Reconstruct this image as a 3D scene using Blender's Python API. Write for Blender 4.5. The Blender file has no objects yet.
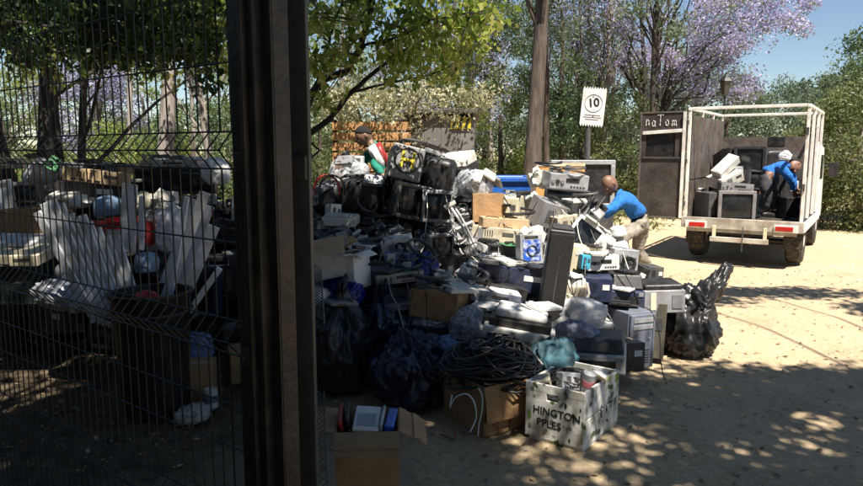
import bpy, bmesh, math, random
import numpy as np
from mathutils import Vector, Matrix, Euler, noise
R = math.radians
random.seed(7); rng = np.random.default_rng(7)
sc = bpy.context.scene
COL = sc.collection
# ------------------------------------------------------------------ camera
F = 677.0; CX, CY = 431.5, 243.0; TH = R(7.8); CAMZ = 1.65
cam_d = bpy.data.cameras.new('camera'); cam = bpy.data.objects.new('camera', cam_d); COL.objects.link(cam)
cam.location = (0, 0, CAMZ); cam.rotation_euler = (R(90) - TH, 0, 0)
cam_d.sensor_width = 36; cam_d.lens = 36 * F / 863; cam_d.clip_start = .05; cam_d.clip_end = 1500
sc.camera = cam
def ray(px, py):
    u = (px - CX) / F; v = (CY - py) / F
    return Vector((u, math.cos(TH) + v * math.sin(TH), -math.sin(TH) + v * math.cos(TH)))
def P(px, py, Y):                      # world point seen at a photo pixel, Y metres ahead
    d = ray(px, py); t = Y / d.y
    return Vector((d.x * t, Y, CAMZ + d.z * t))
def G(px, py, z=0.0):                  # world point on the level z
    d = ray(px, py); t = (z - CAMZ) / d.z
    return Vector((d.x * t, d.y * t, z))
# ------------------------------------------------------------------ world, sun
SUN = Vector((.34, -.94, 0)).normalized(); EL = R(63)
S = Vector((SUN.x * math.cos(EL), SUN.y * math.cos(EL), math.sin(EL)))
w = bpy.data.worlds.new('World'); sc.world = w; w.use_nodes = True
nt = w.node_tree; nt.nodes.clear()
sky = nt.nodes.new('ShaderNodeTexSky'); sky.sky_type = 'NISHITA'; sky.sun_disc = False
sky.sun_elevation = EL; sky.sun_rotation = math.atan2(S.x, S.y); sky.air_density = 1.0; sky.dust_density = .05; sky.ozone_density = 2.4
bg = nt.nodes.new('ShaderNodeBackground'); bg.inputs[1].default_value = .052
out = nt.nodes.new('ShaderNodeOutputWorld'); nt.links.new(sky.outputs[0], bg.inputs[0]); nt.links.new(bg.outputs[0], out.inputs[0])
sd = bpy.data.lights.new('sun', 'SUN'); sun = bpy.data.objects.new('sun', sd); COL.objects.link(sun)
sd.energy = 5.0; sd.angle = R(.55); sd.color = (1, .93, .82)
sun.rotation_euler = (-S).to_track_quat('-Z', 'Y').to_euler(); sun.location = (3, -4, 12)
sc.view_settings.view_transform = 'Standard'; sc.view_settings.look = 'None'
sc.view_settings.gamma = 1; sc.view_settings.exposure = 1.18; sc.view_settings.use_curve_mapping = False
sc.cycles.max_bounces = 8; sc.cycles.transparent_max_bounces = 12; sc.cycles.diffuse_bounces = 3
sc.cycles.use_denoising = True
# ------------------------------------------------------------------ materials
MATS = {}
def mat(name, col, rough=.5, metal=0, var=.25, scale=6., bump=.0, bscale=60., dirt=0., dirtcol=(.16, .12, .08), col2=None, trans=0, alpha=1, coat=0):
    if name in MATS: return MATS[name]
    m = bpy.data.materials.new(name); m.use_nodes = True; n = m.node_tree; L = n.links
    b = n.nodes['Principled BSDF']; tc = n.nodes.new('ShaderNodeTexCoord')
    nz = n.nodes.new('ShaderNodeTexNoise'); nz.inputs['Scale'].default_value = scale; nz.inputs['Detail'].default_value = 6; nz.inputs['Roughness'].default_value = .65
    oi = n.nodes.new('ShaderNodeObjectInfo'); ad = n.nodes.new('ShaderNodeVectorMath'); ad.operation = 'ADD'
    sc_ = n.nodes.new('ShaderNodeVectorMath'); sc_.operation = 'SCALE'; sc_.inputs[0].default_value = (9, 5, 7)
    L.new(oi.outputs['Random'], sc_.inputs['Scale']); mp_ = n.nodes.new('ShaderNodeMapping'); mp_.inputs['Scale'].default_value = (1.6, 1.6, .22) if name.startswith('bark') else (1, 1, 1); L.new(tc.outputs['Object'], mp_.inputs[0]); L.new(mp_.outputs[0], ad.inputs[0]); L.new(sc_.outputs[0], ad.inputs[1])
    L.new(ad.outputs[0], nz.inputs['Vector'])
    r = n.nodes.new('ShaderNodeValToRGB'); e = r.color_ramp.elements
    c2 = col2 if col2 else tuple(max(0, c * (1 - var)) for c in col)
    e[0].position = .36; e[0].color = (*c2, 1); e[1].position = .62; e[1].color = (*[min(1, c * (1 + var * .3)) for c in col], 1)
    L.new(nz.outputs[0], r.inputs[0]); cur = r.outputs[0]
    if dirt > 0:
        n2 = n.nodes.new('ShaderNodeTexNoise'); n2.inputs['Scale'].default_value = scale * 1.7; n2.inputs['Detail'].default_value = 8; n2.inputs['Distortion'].default_value = .6
        L.new(ad.outputs[0], n2.inputs['Vector'])
        rr = n.nodes.new('ShaderNodeValToRGB'); rr.color_ramp.elements[0].position = .44; rr.color_ramp.elements[0].color = (0, 0, 0, 1)
        rr.color_ramp.elements[1].position = .72; rr.color_ramp.elements[1].color = (dirt, dirt, dirt, 1); L.new(n2.outputs[0], rr.inputs[0])
        mx = n.nodes.new('ShaderNodeMixRGB'); L.new(rr.outputs[0], mx.inputs[0]); L.new(cur, mx.inputs[1]); mx.inputs[2].default_value = (*dirtcol, 1); cur = mx.outputs[0]
    L.new(cur, b.inputs['Base Color'])
    b.inputs['Metallic'].default_value = metal
    mr = n.nodes.new('ShaderNodeMapRange'); mr.inputs['To Min'].default_value = max(.03, rough - .12); mr.inputs['To Max'].default_value = min(1, rough + .15)
    L.new(nz.outputs[0], mr.inputs['Value']); L.new(mr.outputs[0], b.inputs['Roughness'])
    if bump > 0:
        n3 = n.nodes.new('ShaderNodeTexNoise'); n3.inputs['Scale'].default_value = bscale; n3.inputs['Detail'].default_value = 5; L.new(ad.outputs[0], n3.inputs['Vector'])
        bp = n.nodes.new('ShaderNodeBump'); bp.inputs['Strength'].default_value = bump; bp.inputs['Distance'].default_value = .02
        L.new(n3.outputs[0], bp.inputs['Height']); L.new(bp.outputs[0], b.inputs['Normal'])
    if trans: b.inputs['Transmission Weight'].default_value = trans
    if coat: b.inputs['Coat Weight'].default_value = coat
    if alpha < 1: b.inputs['Alpha'].default_value = alpha
    MATS[name] = m; return m
def leafmat(name, cols, trans=.45, scale=.8, rough=.45):
    if name in MATS: return MATS[name]
    m = bpy.data.materials.new(name); m.use_nodes = True; n = m.node_tree; L = n.links
    for x in list(n.nodes): n.nodes.remove(x)
    o = n.nodes.new('ShaderNodeOutputMaterial'); tc = n.nodes.new('ShaderNodeTexCoord')
    nz = n.nodes.new('ShaderNodeTexNoise'); nz.inputs['Scale'].default_value = scale; nz.inputs['Detail'].default_value = 3
    wn = n.nodes.new('ShaderNodeTexWhiteNoise'); sn = n.nodes.new('ShaderNodeVectorMath'); sn.operation = 'SNAP'; sn.inputs[1].default_value = (.11, .11, .11)
    geo = n.nodes.new('ShaderNodeNewGeometry'); L.new(geo.outputs['Random Per Island'], wn.inputs['Vector'])
    L.new(tc.outputs['Object'], nz.inputs['Vector'])
    ma = n.nodes.new('ShaderNodeMath'); ma.operation = 'MULTIPLY_ADD'; ma.inputs[1].default_value = .45
    L.new(geo.outputs['Random Per Island'], ma.inputs[0]); L.new(nz.outputs[0], ma.inputs[2])
    r = n.nodes.new('ShaderNodeValToRGB'); e = r.color_ramp.elements
    k = len(cols)
    e[0].position = .45; e[0].color = (*cols[0], 1); e[1].position = .95; e[1].color = (*cols[-1], 1)
    for i in range(1, k - 1):
        x = e.new(.45 + .5 * i / (k - 1)); x.color = (*cols[i], 1)
    L.new(ma.outputs[0], r.inputs[0])
    p = n.nodes.new('ShaderNodeBsdfPrincipled'); p.inputs['Roughness'].default_value = rough; p.inputs['Specular IOR Level'].default_value = .35; L.new(r.outputs[0], p.inputs['Base Color'])
    t = n.nodes.new('ShaderNodeBsdfTranslucent'); L.new(r.outputs[0], t.inputs[0])
    mx = n.nodes.new('ShaderNodeMixShader'); mx.inputs[0].default_value = trans
    L.new(p.outputs[0], mx.inputs[1]); L.new(t.outputs[0], mx.inputs[2]); L.new(mx.outputs[0], o.inputs[0])
    MATS[name] = m; return m
def filmmat(name, col, mixf=.5, rough=.18):
    if name in MATS: return MATS[name]
    m = bpy.data.materials.new(name); m.use_nodes = True; n = m.node_tree; L = n.links
    b = n.nodes['Principled BSDF']; b.inputs['Base Color'].default_value = (*col, 1); b.inputs['Roughness'].default_value = rough
    o = [x for x in n.nodes if x.type == 'OUTPUT_MATERIAL'][0]
    t = n.nodes.new('ShaderNodeBsdfTransparent'); t.inputs[0].default_value = (.92, .94, .96, 1)
    tl = n.nodes.new('ShaderNodeBsdfTranslucent'); tl.inputs[0].default_value = (*col, 1)
    m1 = n.nodes.new('ShaderNodeMixShader'); m1.inputs[0].default_value = .3; L.new(b.outputs[0], m1.inputs[1]); L.new(tl.outputs[0], m1.inputs[2])
    nz = n.nodes.new('ShaderNodeTexNoise'); nz.inputs['Scale'].default_value = 7; nz.inputs['Detail'].default_value = 6
    mr = n.nodes.new('ShaderNodeMapRange'); mr.inputs[1].default_value = .35; mr.inputs[2].default_value = .65; mr.inputs[3].default_value = max(0, mixf - .3); mr.inputs[4].default_value = min(1, mixf + .3)
    L.new(nz.outputs[0], mr.inputs[0])
    m2 = n.nodes.new('ShaderNodeMixShader'); L.new(mr.outputs[0], m2.inputs[0]); L.new(t.outputs[0], m2.inputs[1]); L.new(m1.outputs[0], m2.inputs[2]); L.new(m2.outputs[0], o.inputs[0])
    n3 = n.nodes.new('ShaderNodeTexNoise'); n3.inputs['Scale'].default_value = 22; n3.inputs['Detail'].default_value = 6
    bp = n.nodes.new('ShaderNodeBump'); bp.inputs['Strength'].default_value = .4; bp.inputs['Distance'].default_value = .02; L.new(n3.outputs[0], bp.inputs['Height']); L.new(bp.outputs[0], b.inputs['Normal'])
    MATS[name] = m; return m
def M(k):
    T = dict(
      black=((.012, .012, .014), .42, 0, .4, 8, .12, 180, .35, (.10, .085, .07)),
      dark=((.03, .031, .035), .45, 0, .35, 7, .1, 150, .4, (.12, .10, .08)),
      charcoal=((.06, .062, .068), .5, 0, .3, 7, .1, 150, .45, (.16, .13, .10)),
      navy=((.018, .028, .07), .4, 0, .3, 7, .1, 150, .3, (.10, .09, .08)),
      grey=((.22, .22, .23), .5, 0, .25, 6, .08, 120, .5, (.16, .13, .09)),
      bluegrey=((.14, .16, .21), .45, 0, .25, 6, .08, 120, .35, (.16, .13, .09)),
      silver=((.42, .43, .45), .38, .3, .25, 6, .05, 120, .45, (.17, .14, .10)),
      beige=((.56, .50, .38), .5, 0, .2, 5, .08, 120, .5, (.22, .16, .09)),
      offwhite=((.66, .65, .60), .45, 0, .2, 5, .08, 120, .5, (.28, .21, .13)),
      white=((.76, .76, .75), .4, 0, .18, 5, .05, 120, .4, (.30, .24, .16)),
      cream=((.72, .66, .48), .5, 0, .2, 5, .05, 120, .4, (.30, .22, .12)),
      screen=((.012, .014, .017), .10, 0, .3, 4, 0, 1, .35, (.07, .065, .06)),
      screendust=((.05, .05, .05), .35, 0, .5, 7, 0, 1, .7, (.17, .16, .14)),
      card=((.36, .215, .105), .8, 0, .25, 5, .25, 40, .35, (.14, .08, .04)),
      cardlight=((.50, .36, .21), .8, 0, .2, 5, .2, 40, .3, (.25, .16, .09)),
      cardgrey=((.40, .38, .34), .8, 0, .2, 5, .2, 40, .4, (.22, .18, .13)),
      plank=((.50, .27, .11), .7, 0, .45, 9, .3, 30, .4, (.16, .08, .04)),
      rust=((.135, .118, .105), .65, .2, .5, 4, .3, 30, .6, (.10, .055, .035)),
      rustdark=((.070, .062, .056), .65, .2, .5, 4, .3, 30, .6, (.05, .03, .02)),
      truckwhite=((.80, .79, .75), .45, 0, .15, 4, .1, 40, .40, (.28, .17, .09)),
      truckdull=((.46, .43, .37), .6, 0, .35, 4, .2, 30, .7, (.20, .12, .07)),
      rubber=((.018, .018, .018), .8, 0, .3, 10, .3, 60, .6, (.14, .11, .08)),
      redlens=((.45, .02, .015), .25, 0, .2, 5, 0, 1, .2, (.1, .05, .03)),
      red=((.42, .03, .03), .4, 0, .3, 5, .1, 60, .3, (.12, .06, .04)),
      blue=((.02, .12, .50), .35, 0, .3, 5, .1, 60, .25, (.12, .12, .12)),
      cyan=((.06, .42, .62), .35, 0, .3, 5, .1, 60, .2, (.12, .12, .12)),
      teal=((.03, .10, .13), .7, 0, .4, 5, .3, 60, .3, (.10, .09, .08)),
      tealdark=((.02, .045, .045), .7, 0, .4, 5, .3, 60, .3, (.06, .05, .04)),
      yellow=((.60, .48, .04), .4, 0, .2, 5, .05, 60, .3, (.2, .13, .05)),
      postbrown=((.030, .025, .020), .42, .2, .5, 4, .2, 40, .75, (.085, .066, .05)),  # paler blotches paint lit streaks into the post colour
      postgrey=((.065, .062, .058), .5, .3, .35, 5, .1, 40, .4, (.05, .04, .03)),
      wire=((.045, .050, .050), .35, .3, .3, 20, 0, 1, 0),
      bark=((.105, .08, .064), .9, 0, .6, 9, .8, 22, .5, (.06, .045, .035)),
      barkdark=((.055, .045, .036), .9, 0, .6, 9, .8, 22, .4, (.03, .022, .018)),
      barkpale=((.34, .30, .26), .85, 0, .5, 5, .5, 14, .6, (.14, .10, .08)),
      shedgrey=((.19, .185, .18), .6, .2, .2, 3, .1, 20, .3, (.12, .10, .08)),
      pipe=((.50, .50, .48), .45, 0, .2, 8, 0, 1, .5, (.2, .16, .1)),
      slatwhite=((.76, .78, .82), .6, 0, .2, 5, .25, 30, .55, (.18, .16, .14)),
      skin=((.19, .10, .065), .5, 0, .15, 20, .05, 200, 0),
      hair=((.008, .007, .006), .8, 0, .3, 30, .6, 200, 0),
      shirtblue=((.014, .15, .50), .9, 0, .35, 7, .8, 24, .25, (.03, .10, .28)),
      khaki=((.30, .265, .22), .85, 0, .45, 9, .5, 28, .5, (.11, .095, .08)),
      trouserdark=((.035, .035, .045), .85, 0, .3, 9, .5, 28, .2),
      greenshirt=((.01, .20, .14), .8, 0, .2, 9, .5, 28, 0),
      copper=((.05, .20, .09), .5, 0, .4, 30, .2, 90, .3),
      picture=((.02, .10, .55), .3, 0, .3, 16, 0, 1, .9, (.6, .65, .75), (.01, .01, .03)),
      paper=((.74, .74, .72), .6, 0, .15, 5, .15, 40, .25, (.4, .34, .26)),
      brown=((.13, .065, .03), .6, 0, .3, 8, .2, 60, .3, (.06, .04, .03)),
      pink=((.60, .18, .20), .6, 0, .2, 8, .1, 60, .2),
      foam=((.74, .77, .80), .8, 0, .12, 8, .3, 60, .25, (.4, .36, .3)),
      helmet=((.22, .33, .48), .3, 0, .2, 8, .1, 60, .25, (.15, .13, .1)),
      stone=((.34, .29, .22), .9, 0, .3, 20, .5, 60, 0),
    )[k]
    return mat(k, *T)
# ------------------------------------------------------------------ mesh builder
class MB:
    def __init__(s): s.v = []; s.f = []
    def add(s, vs, fs):
        o = len(s.v); s.v += [tuple(x) for x in vs]; s.f += [tuple(o + i for i in f) for f in fs]; return s
    def box(s, c, d, rot=None, taper=1, tapy=1):
        vs = []
        for z in (-.5, .5):
            k = taper if z > 0 else 1
            for x, y in ((-.5, -.5), (.5, -.5), (.5, .5), (-.5, .5)):
                vs.append(Vector((x * d[0] * k, y * d[1] * (tapy if z > 0 else 1), z * d[2])))
        if rot is not None:
            m = Euler(rot).to_matrix(); vs = [m @ v for v in vs]
        c = Vector(c)
        return s.add([v + c for v in vs], [(0, 3, 2, 1), (4, 5, 6, 7), (0, 1, 5, 4), (1, 2, 6, 5), (2, 3, 7, 6), (3, 0, 4, 7)])
    def frust(s, y0, r0, y1, r1):      # rectangles (x0,x1,z0,z1) lofted along y
        vs = []
        for y, (a, b, c, d) in ((y0, r0), (y1, r1)): vs += [(a, y, c), (b, y, c), (b, y, d), (a, y, d)]
        return s.add(vs, [(0, 1, 2, 3), (7, 6, 5, 4), (0, 4, 5, 1), (1, 5, 6, 2), (2, 6, 7, 3), (3, 7, 4, 0)])
    def frame(s, w, h, t, d, cz, y=0, x=0):      # rectangular frame of bar width t, depth d
        s.box((x, y, cz + h / 2 - t / 2), (w, d, t)); s.box((x, y, cz - h / 2 + t / 2), (w, d, t))
        s.box((x - w / 2 + t / 2, y, cz), (t, d, h - 2 * t)); s.box((x + w / 2 - t / 2, y, cz), (t, d, h - 2 * t)); return s
    def tube(s, pts, r, n=6, close=True):
        pts = [Vector(p) for p in pts]; rs = r if isinstance(r, (list, tuple)) else [r] * len(pts)
        vs = []; up = Vector((.13, .27, .95)).normalized()
        for i, p in enumerate(pts):
            t = (pts[min(i + 1, len(pts) - 1)] - pts[max(i - 1, 0)])
            if t.length < 1e-9: t = Vector((0, 0, 1))
            t.normalize(); a = up - t * up.dot(t)
            if a.length < .05: a = Vector((1, 0, 0)) - t * t.x
            a.normalize(); up = a; b = t.cross(a)
            vs += [p + (a * math.cos(2 * math.pi * k / n) + b * math.sin(2 * math.pi * k / n)) * rs[i] for k in range(n)]
        fs = []
        for i in range(len(pts) - 1):
            for k in range(n):
                fs.append((i * n + k, i * n + (k + 1) % n, (i + 1) * n + (k + 1) % n, (i + 1) * n + k))
        if close: fs += [tuple(range(n))[::-1], tuple((len(pts) - 1) * n + k for k in range(n))]
        return s.add(vs, fs)
    def lathe(s, prof, n=20, c=(0, 0, 0), axis='z'):   # prof (r, h)
        vs = []
        for r_, h in prof:
            for k in range(n):
                a = 2 * math.pi * k / n; q = (r_ * math.cos(a), r_ * math.sin(a), h)
                if axis == 'y': q = (q[0], q[2], q[1])
                if axis == 'x': q = (q[2], q[0], q[1])
                vs.append(Vector(q) + Vector(c))
        fs = [(i * n + k, i * n + (k + 1) % n, (i + 1) * n + (k + 1) % n, (i + 1) * n + k) for i in range(len(prof) - 1) for k in range(n)]
        fs += [tuple(range(n))[::-1], tuple((len(prof) - 1) * n + k for k in range(n))]
        return s.add(vs, fs)
    def build(s, name, m, parent=None, bevel=0, smooth=False, seg=2):
        me = bpy.data.meshes.new(name); me.from_pydata(s.v, [], s.f); me.update()
        bm = bmesh.new(); bm.from_mesh(me); bmesh.ops.recalc_face_normals(bm, faces=bm.faces); bm.to_mesh(me); bm.free()
        me.materials.append(M(m) if isinstance(m, str) else m)
        if smooth: me.shade_smooth(); me.set_sharp_from_angle(angle=R(42))
        o = bpy.data.objects.new(name, me); COL.objects.link(o)
        if parent: o.parent = parent
        if bevel:
            b = o.modifiers.new('bevel', 'BEVEL'); b.width = bevel; b.segments = seg; b.limit_method = 'ANGLE'; b.angle_limit = R(40)
        return o
def npmesh(name, V, Fq, m, parent=None):
    me = bpy.data.meshes.new(name); nv, nf, k = len(V), len(Fq), Fq.shape[1]
    me.vertices.add(nv); me.vertices.foreach_set('co', V.astype(np.float32).ravel())
    me.loops.add(nf * k); me.loops.foreach_set('vertex_index', Fq.astype(np.int32).ravel())
    me.polygons.add(nf); me.polygons.foreach_set('loop_start', (np.arange(nf) * k).astype(np.int32))
    me.update(calc_edges=True); me.validate(); me.materials.append(M(m) if isinstance(m, str) else m)
    o = bpy.data.objects.new(name, me); COL.objects.link(o)
    if parent: o.parent = parent
    return o
def tag(o, label=None, cat=None, group=None, kind=None):
    if label: o['label'] = label
    if cat: o['category'] = cat
    if group: o['group'] = group
    if kind: o['kind'] = kind
    return o
def thing(name, label, cat, loc=(0, 0, 0), rot=(0, 0, 0), group=None):
    o = bpy.data.objects.new(name, None); COL.objects.link(o); o.location = loc; o.rotation_euler = rot; o.empty_display_size = .1
    return tag(o, label, cat, group)
def put(gen, name, label, cat, bb, Y, d=.35, rot=(0, 0, 0), group=None, k=1.0, kz=1.0, **kw):
    x0, y0, x1, y1 = bb; ww = (x1 - x0) / F * Y * k; hh = (y1 - y0) / F * Y * k * kz
    rot = tuple(R(a) for a in rot); m = Euler(rot).to_matrix()
    c = P((x0 + x1) / 2, (y0 + y1) / 2, Y)
    loc = c - m @ Vector((0, 0, hh / 2))
    low = min((loc + m @ Vector((sx * ww / 2, sy * d / 2, z))).z for sx in (-1, 1) for sy in (-1, 1) for z in (0, hh))
    if low < .002: loc.z += .002 - low
    o = thing(name, label, cat, loc, rot, group); gen(o, ww, hh, d, **kw); return o
# ------------------------------------------------------------------ e-waste generators (front faces -y, base at z=0)
def g_crt(o, w, h, d, body='dark', scr='screen', curve=.02, knob=True, tight=.07):
    f = -d / 2; t = min(w, h) * tight * 1.5
    MB().frame(w, h, t, d * .16, h / 2, f + d * .08).build('bezel', body, o, .006)
    hb = MB(); hb.frust(f + d * .16, (-w / 2 + .008, w / 2 - .008, .008, h - .008), f + d * .45, (-w * .46, w * .46, h * .03, h * .96))
    hb.frust(f + d * .451, (-w * .44, w * .44, h * .04, h * .94), f + d * .98, (-w * .26, w * .26, h * .10, h * .74))
    for i in range(6): hb.box((0, f + d * (.2 + .035 * i), h * .985 - i * .002), (w * .6, d * .012, .008))
    hb.build('housing', body, o, .008)
    n = 9; vs = []; fs = []
    for i in range(n):
        for j in range(n):
            a = i / (n - 1) * 2 - 1; b = j / (n - 1) * 2 - 1
            vs.append((a * (w / 2 - t + .002), f + .012 + curve * (a * a + b * b) * .5, h / 2 + b * (h / 2 - t + .002)))
    for i in range(n - 1):
        for j in range(n - 1): fs.append((i * n + j, (i + 1) * n + j, (i + 1) * n + j + 1, i * n + j + 1))
    MB().add(vs, fs).build('screen', scr, o, smooth=True)
    if knob:
        kb = MB()
        for i in range(3): kb.lathe([(.006, 0), (.006, -.006)], 8, (w * (.2 + .08 * i), f, t * .5), 'y')
        kb.build('knob', 'silver', o)
def g_tower(o, w, h, d, body='grey', front='grey', bays=2):
    f = -d / 2
    MB().box((0, .01, h / 2), (w, d - .02, h)).build('case', body, o, .004)
    MB().box((0, f + .004, h / 2), (w * .96, .026, h * .97)).build('front_panel', front, o, .008)
    for i in range(bays): MB().box((0, f - .011, h * (.88 - .12 * i)), (w * .78, .006, h * .085)).build('drive_bay', 'silver' if front not in ('silver', 'white', 'beige', 'offwhite') else 'offwhite', o, .002)
    g = MB()
    for i in range(6): g.box((0, f - .010, h * (.12 + .045 * i)), (w * .55, .004, h * .015))
    g.build('grille', 'black', o); MB().lathe([(.012, 0), (.010, -.006)], 12, (w * .25, f - .009, h * .55), 'y').build('button', 'silver', o)
def g_deck(o, w, h, d, body='silver', front='silver'):
    f = -d / 2
    MB().box((0, 0, h / 2 + .006), (w, d, h - .012)).build('case', body, o, .004)
    MB().box((0, f - .004, h / 2 + .006), (w * .985, .01, h * .86)).build('front_panel', front, o, .002)
    MB().box((w * .08, f - .011, h * .66), (w * .34, .006, h * .22)).build('tray', 'black', o, .001)
    for i in range(3): MB().lathe([(h * .13, 0), (h * .11, -.014)], 12, (-w * (.42 - .12 * i), f - .008, h * .55), 'y').build('knob', 'dark' if i % 2 else 'grey', o)
    b = MB()
    for i in range(5): b.box((w * (.06 + .08 * i), f - .010, h * .30), (w * .05, .006, h * .09))
    b.build('button', 'dark', o)
    ft = MB()
    for sx in (-1, 1):
        for sy in (-1, 1): ft.lathe([(.014, 0), (.014, .008)], 8, (sx * w * .4, sy * d * .38, 0))
    ft.build('foot', 'rubber', o)
def g_printer(o, w, h, d, body='offwhite', lid='dark', paper=True):
    f = -d / 2; a = h * .62
    b = MB(); b.add([(-w / 2, f, 0), (w / 2, f, 0), (w / 2, -f, 0), (-w / 2, -f, 0), (-w / 2, f, a * .85), (w / 2, f, a * .85), (w / 2, -f, a), (-w / 2, -f, a)],
        [(0, 3, 2, 1), (4, 5, 6, 7), (0, 1, 5, 4), (1, 2, 6, 5), (2, 3, 7, 6), (3, 0, 4, 7)]); b.build('body', body, o, .012)
    l = MB(); l.add([(-w * .48, f * .8, a * .9), (w * .48, f * .8, a * .9), (w * .48, -f * .96, a), (-w * .48, -f * .96, a), (-w * .44, f * .55, h * .92), (w * .44, f * .55, h * .92), (w * .44, -f * .9, h), (-w * .44, -f * .9, h)],
        [(0, 3, 2, 1), (4, 5, 6, 7), (0, 1, 5, 4), (1, 2, 6, 5), (2, 3, 7, 6), (3, 0, 4, 7)]); l.build('lid', lid, o, .01)
    MB().box((0, f - .002, a * .45), (w * .66, .01, a * .30)).build('slot', 'black', o)
    MB().box((0, f - .035, a * .28), (w * .6, .08, .008)).build('tray', lid, o, .002)
    MB().box((w * .38, f - .003, a * .7), (w * .14, .008, a * .16)).build('button', 'grey', o, .002)
    if paper: MB().box((0, -f * .9, h * 1.06), (w * .5, .006, h * .35), (R(-18), 0, 0)).build('paper', 'paper', o)
def g_box(o, w, h, d, m='card', openf=False, flaps=(35, 120, 20, 130), tape=True, dmg=.01):
    t = .006; b = MB()
    b.box((0, 0, t / 2), (w, d, t))
    for sx in (-1, 1): b.box((sx * (w / 2 - t / 2), 0, h / 2 + t * .5), (t, d, h - t))
    for sy in (-1, 1): b.box((0, sy * (d / 2 - t / 2), h / 2 + t * .5), (w - 2 * t - .001, t, h - t))
    if not openf: b.box((0, 0, h + .001), (w, d, t))
    b.build('carton', m, o, .002)
    if openf:
        for i, a in enumerate(flaps):
            if a is None: continue
            q = i // 2; sg = -1 if i % 2 else 1; L = (d if q else w) ; dep = (w if q else d) * .5
            e = MB(); A = R(a); n = 4; prev = Vector((0, 0)); pts = [prev]
            for s_ in range(n):
                A2 = A + .06 * s_; prev = prev + Vector((math.sin(A2), math.cos(A2))) * dep / n; pts.append(prev)
            for s_ in range(n):
                p0, p1 = pts[s_], pts[s_ + 1]; th = Vector((0, .004))
                if q == 0:
                    c = [(-L / 2, sg * (d / 2 + p0.x), h + p0.y), (L / 2, sg * (d / 2 + p0.x), h + p0.y), (L / 2, sg * (d / 2 + p1.x), h + p1.y), (-L / 2, sg * (d / 2 + p1.x), h + p1.y)]
                else:
                    c = [(sg * (w / 2 + p0.x), -L / 2, h + p0.y), (sg * (w / 2 + p0.x), L / 2, h + p0.y), (sg * (w / 2 + p1.x), L / 2, h + p1.y), (sg * (w / 2 + p1.x), -L / 2, h + p1.y)]
                e.add([Vector(x) for x in c], [(0, 1, 2, 3)])
            fo = e.build('flap', m, o); so = fo.modifiers.new('s', 'SOLIDIFY'); so.thickness = .005
    elif tape: MB().box((0, 0, h + .0055), (w * 1.002, .05, .002)).build('tape', 'cardlight', o)
def g_speaker(o, w, h, d, body='black', n=2):
    f = -d / 2
    MB().box((0, .008, h / 2), (w, d - .016, h)).build('cabinet', body, o, .012, seg=3)
    MB().box((0, .01, h + .008), (w * .8, d * .7, .02)).build('cap', body, o, .009)
    MB().box((0, f - .005, h * .5), (w * .05, .006, h * .5)).build('trim', 'charcoal', o, .002)
    MB().box((0, f + .006, h / 2), (w * .9, .018, h * .94)).build('grille', mat('cloth', (.02, .02, .022), .95, 0, .3, 60, .8, 400, .3), o, .006)
    for i in range(n):
        zc = h * (.3 + .42 * i); r = min(w * .36, h * .2)
        MB().lathe([(r, 0), (r, -.010), (r * .88, -.012), (r * .8, -.004), (r * .3, .004), (r * .22, -.006), (.001, -.009)], 24, (0, f - .004, zc), 'y').build('cone', 'charcoal', o, smooth=True)
def g_lcd(o, w, h, d, body='white', scr='screen', stand=True):
    f = -.02; t = .028
    MB().frame(w, h, t, .04, h / 2, f + .02).build('bezel', body, o, .005)
    MB().box((0, .004, h / 2), (w - 2 * t + .004, .012, h - 2 * t + .004)).build('screen', scr, o)
    MB().box((0, .034, h / 2), (w * .9, .028, h * .88)).build('housing', body, o, .008)
    if stand: MB().box((0, .075, h * .2), (w * .18, .06, h * .5), (R(12), 0, 0)).build('neck', body, o, .006)
def g_keyboard(o, w, h, d, body='offwhite'):
    MB().box((0, 0, h / 2), (w, d, h)).build('base', body, o, .004)
    k = MB(); nx, ny = 15, 5
    for i in range(nx):
        for j in range(ny): k.box((w * ((i + .5) / nx - .5) * .94, d * ((j + .5) / ny - .5) * .86, h + .005), (w / nx * .78, d / ny * .72, .01))
    k.build('keys', body, o)
def g_plain(o, w, h, d, body='grey', port=None, strip=None, pname='case', bev=.006):
    f = -d / 2
    MB().box((0, 0, h / 2), (w, d, h)).build(pname, body, o, bev)
    v = MB()
    for i in range(5): v.box((-w * .25 + i * w * .05, f - .002, h * .6), (w * .018, .004, h * .4))
    v.build('vent', 'black', o)
    MB().box((w * .28, f - .0025, h * .62), (w * .24, .003, h * .22)).build('label', 'paper' if body in ('black', 'dark', 'charcoal', 'navy', 'bluegrey') else 'charcoal', o)
    q_ = MB()
    for i in range(4): q_.box((-w * .32 + i * w * .13, f - .002, h * .18), (w * .08, .004, h * .12))
    q_.build('socket', 'black', o)
    if port: MB().lathe([(min(w, h) * .3, .002), (min(w, h) * .3, -.012), (min(w, h) * .2, -.010), (min(w, h) * .18, .0)], 20, (w * .12, f, h * .5), 'y').build('port', port, o, smooth=True)
    if strip: MB().box((-w * .3, f - .004, h * .5), (w * .12, .006, h * .8)).build('strip', strip, o)
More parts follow.
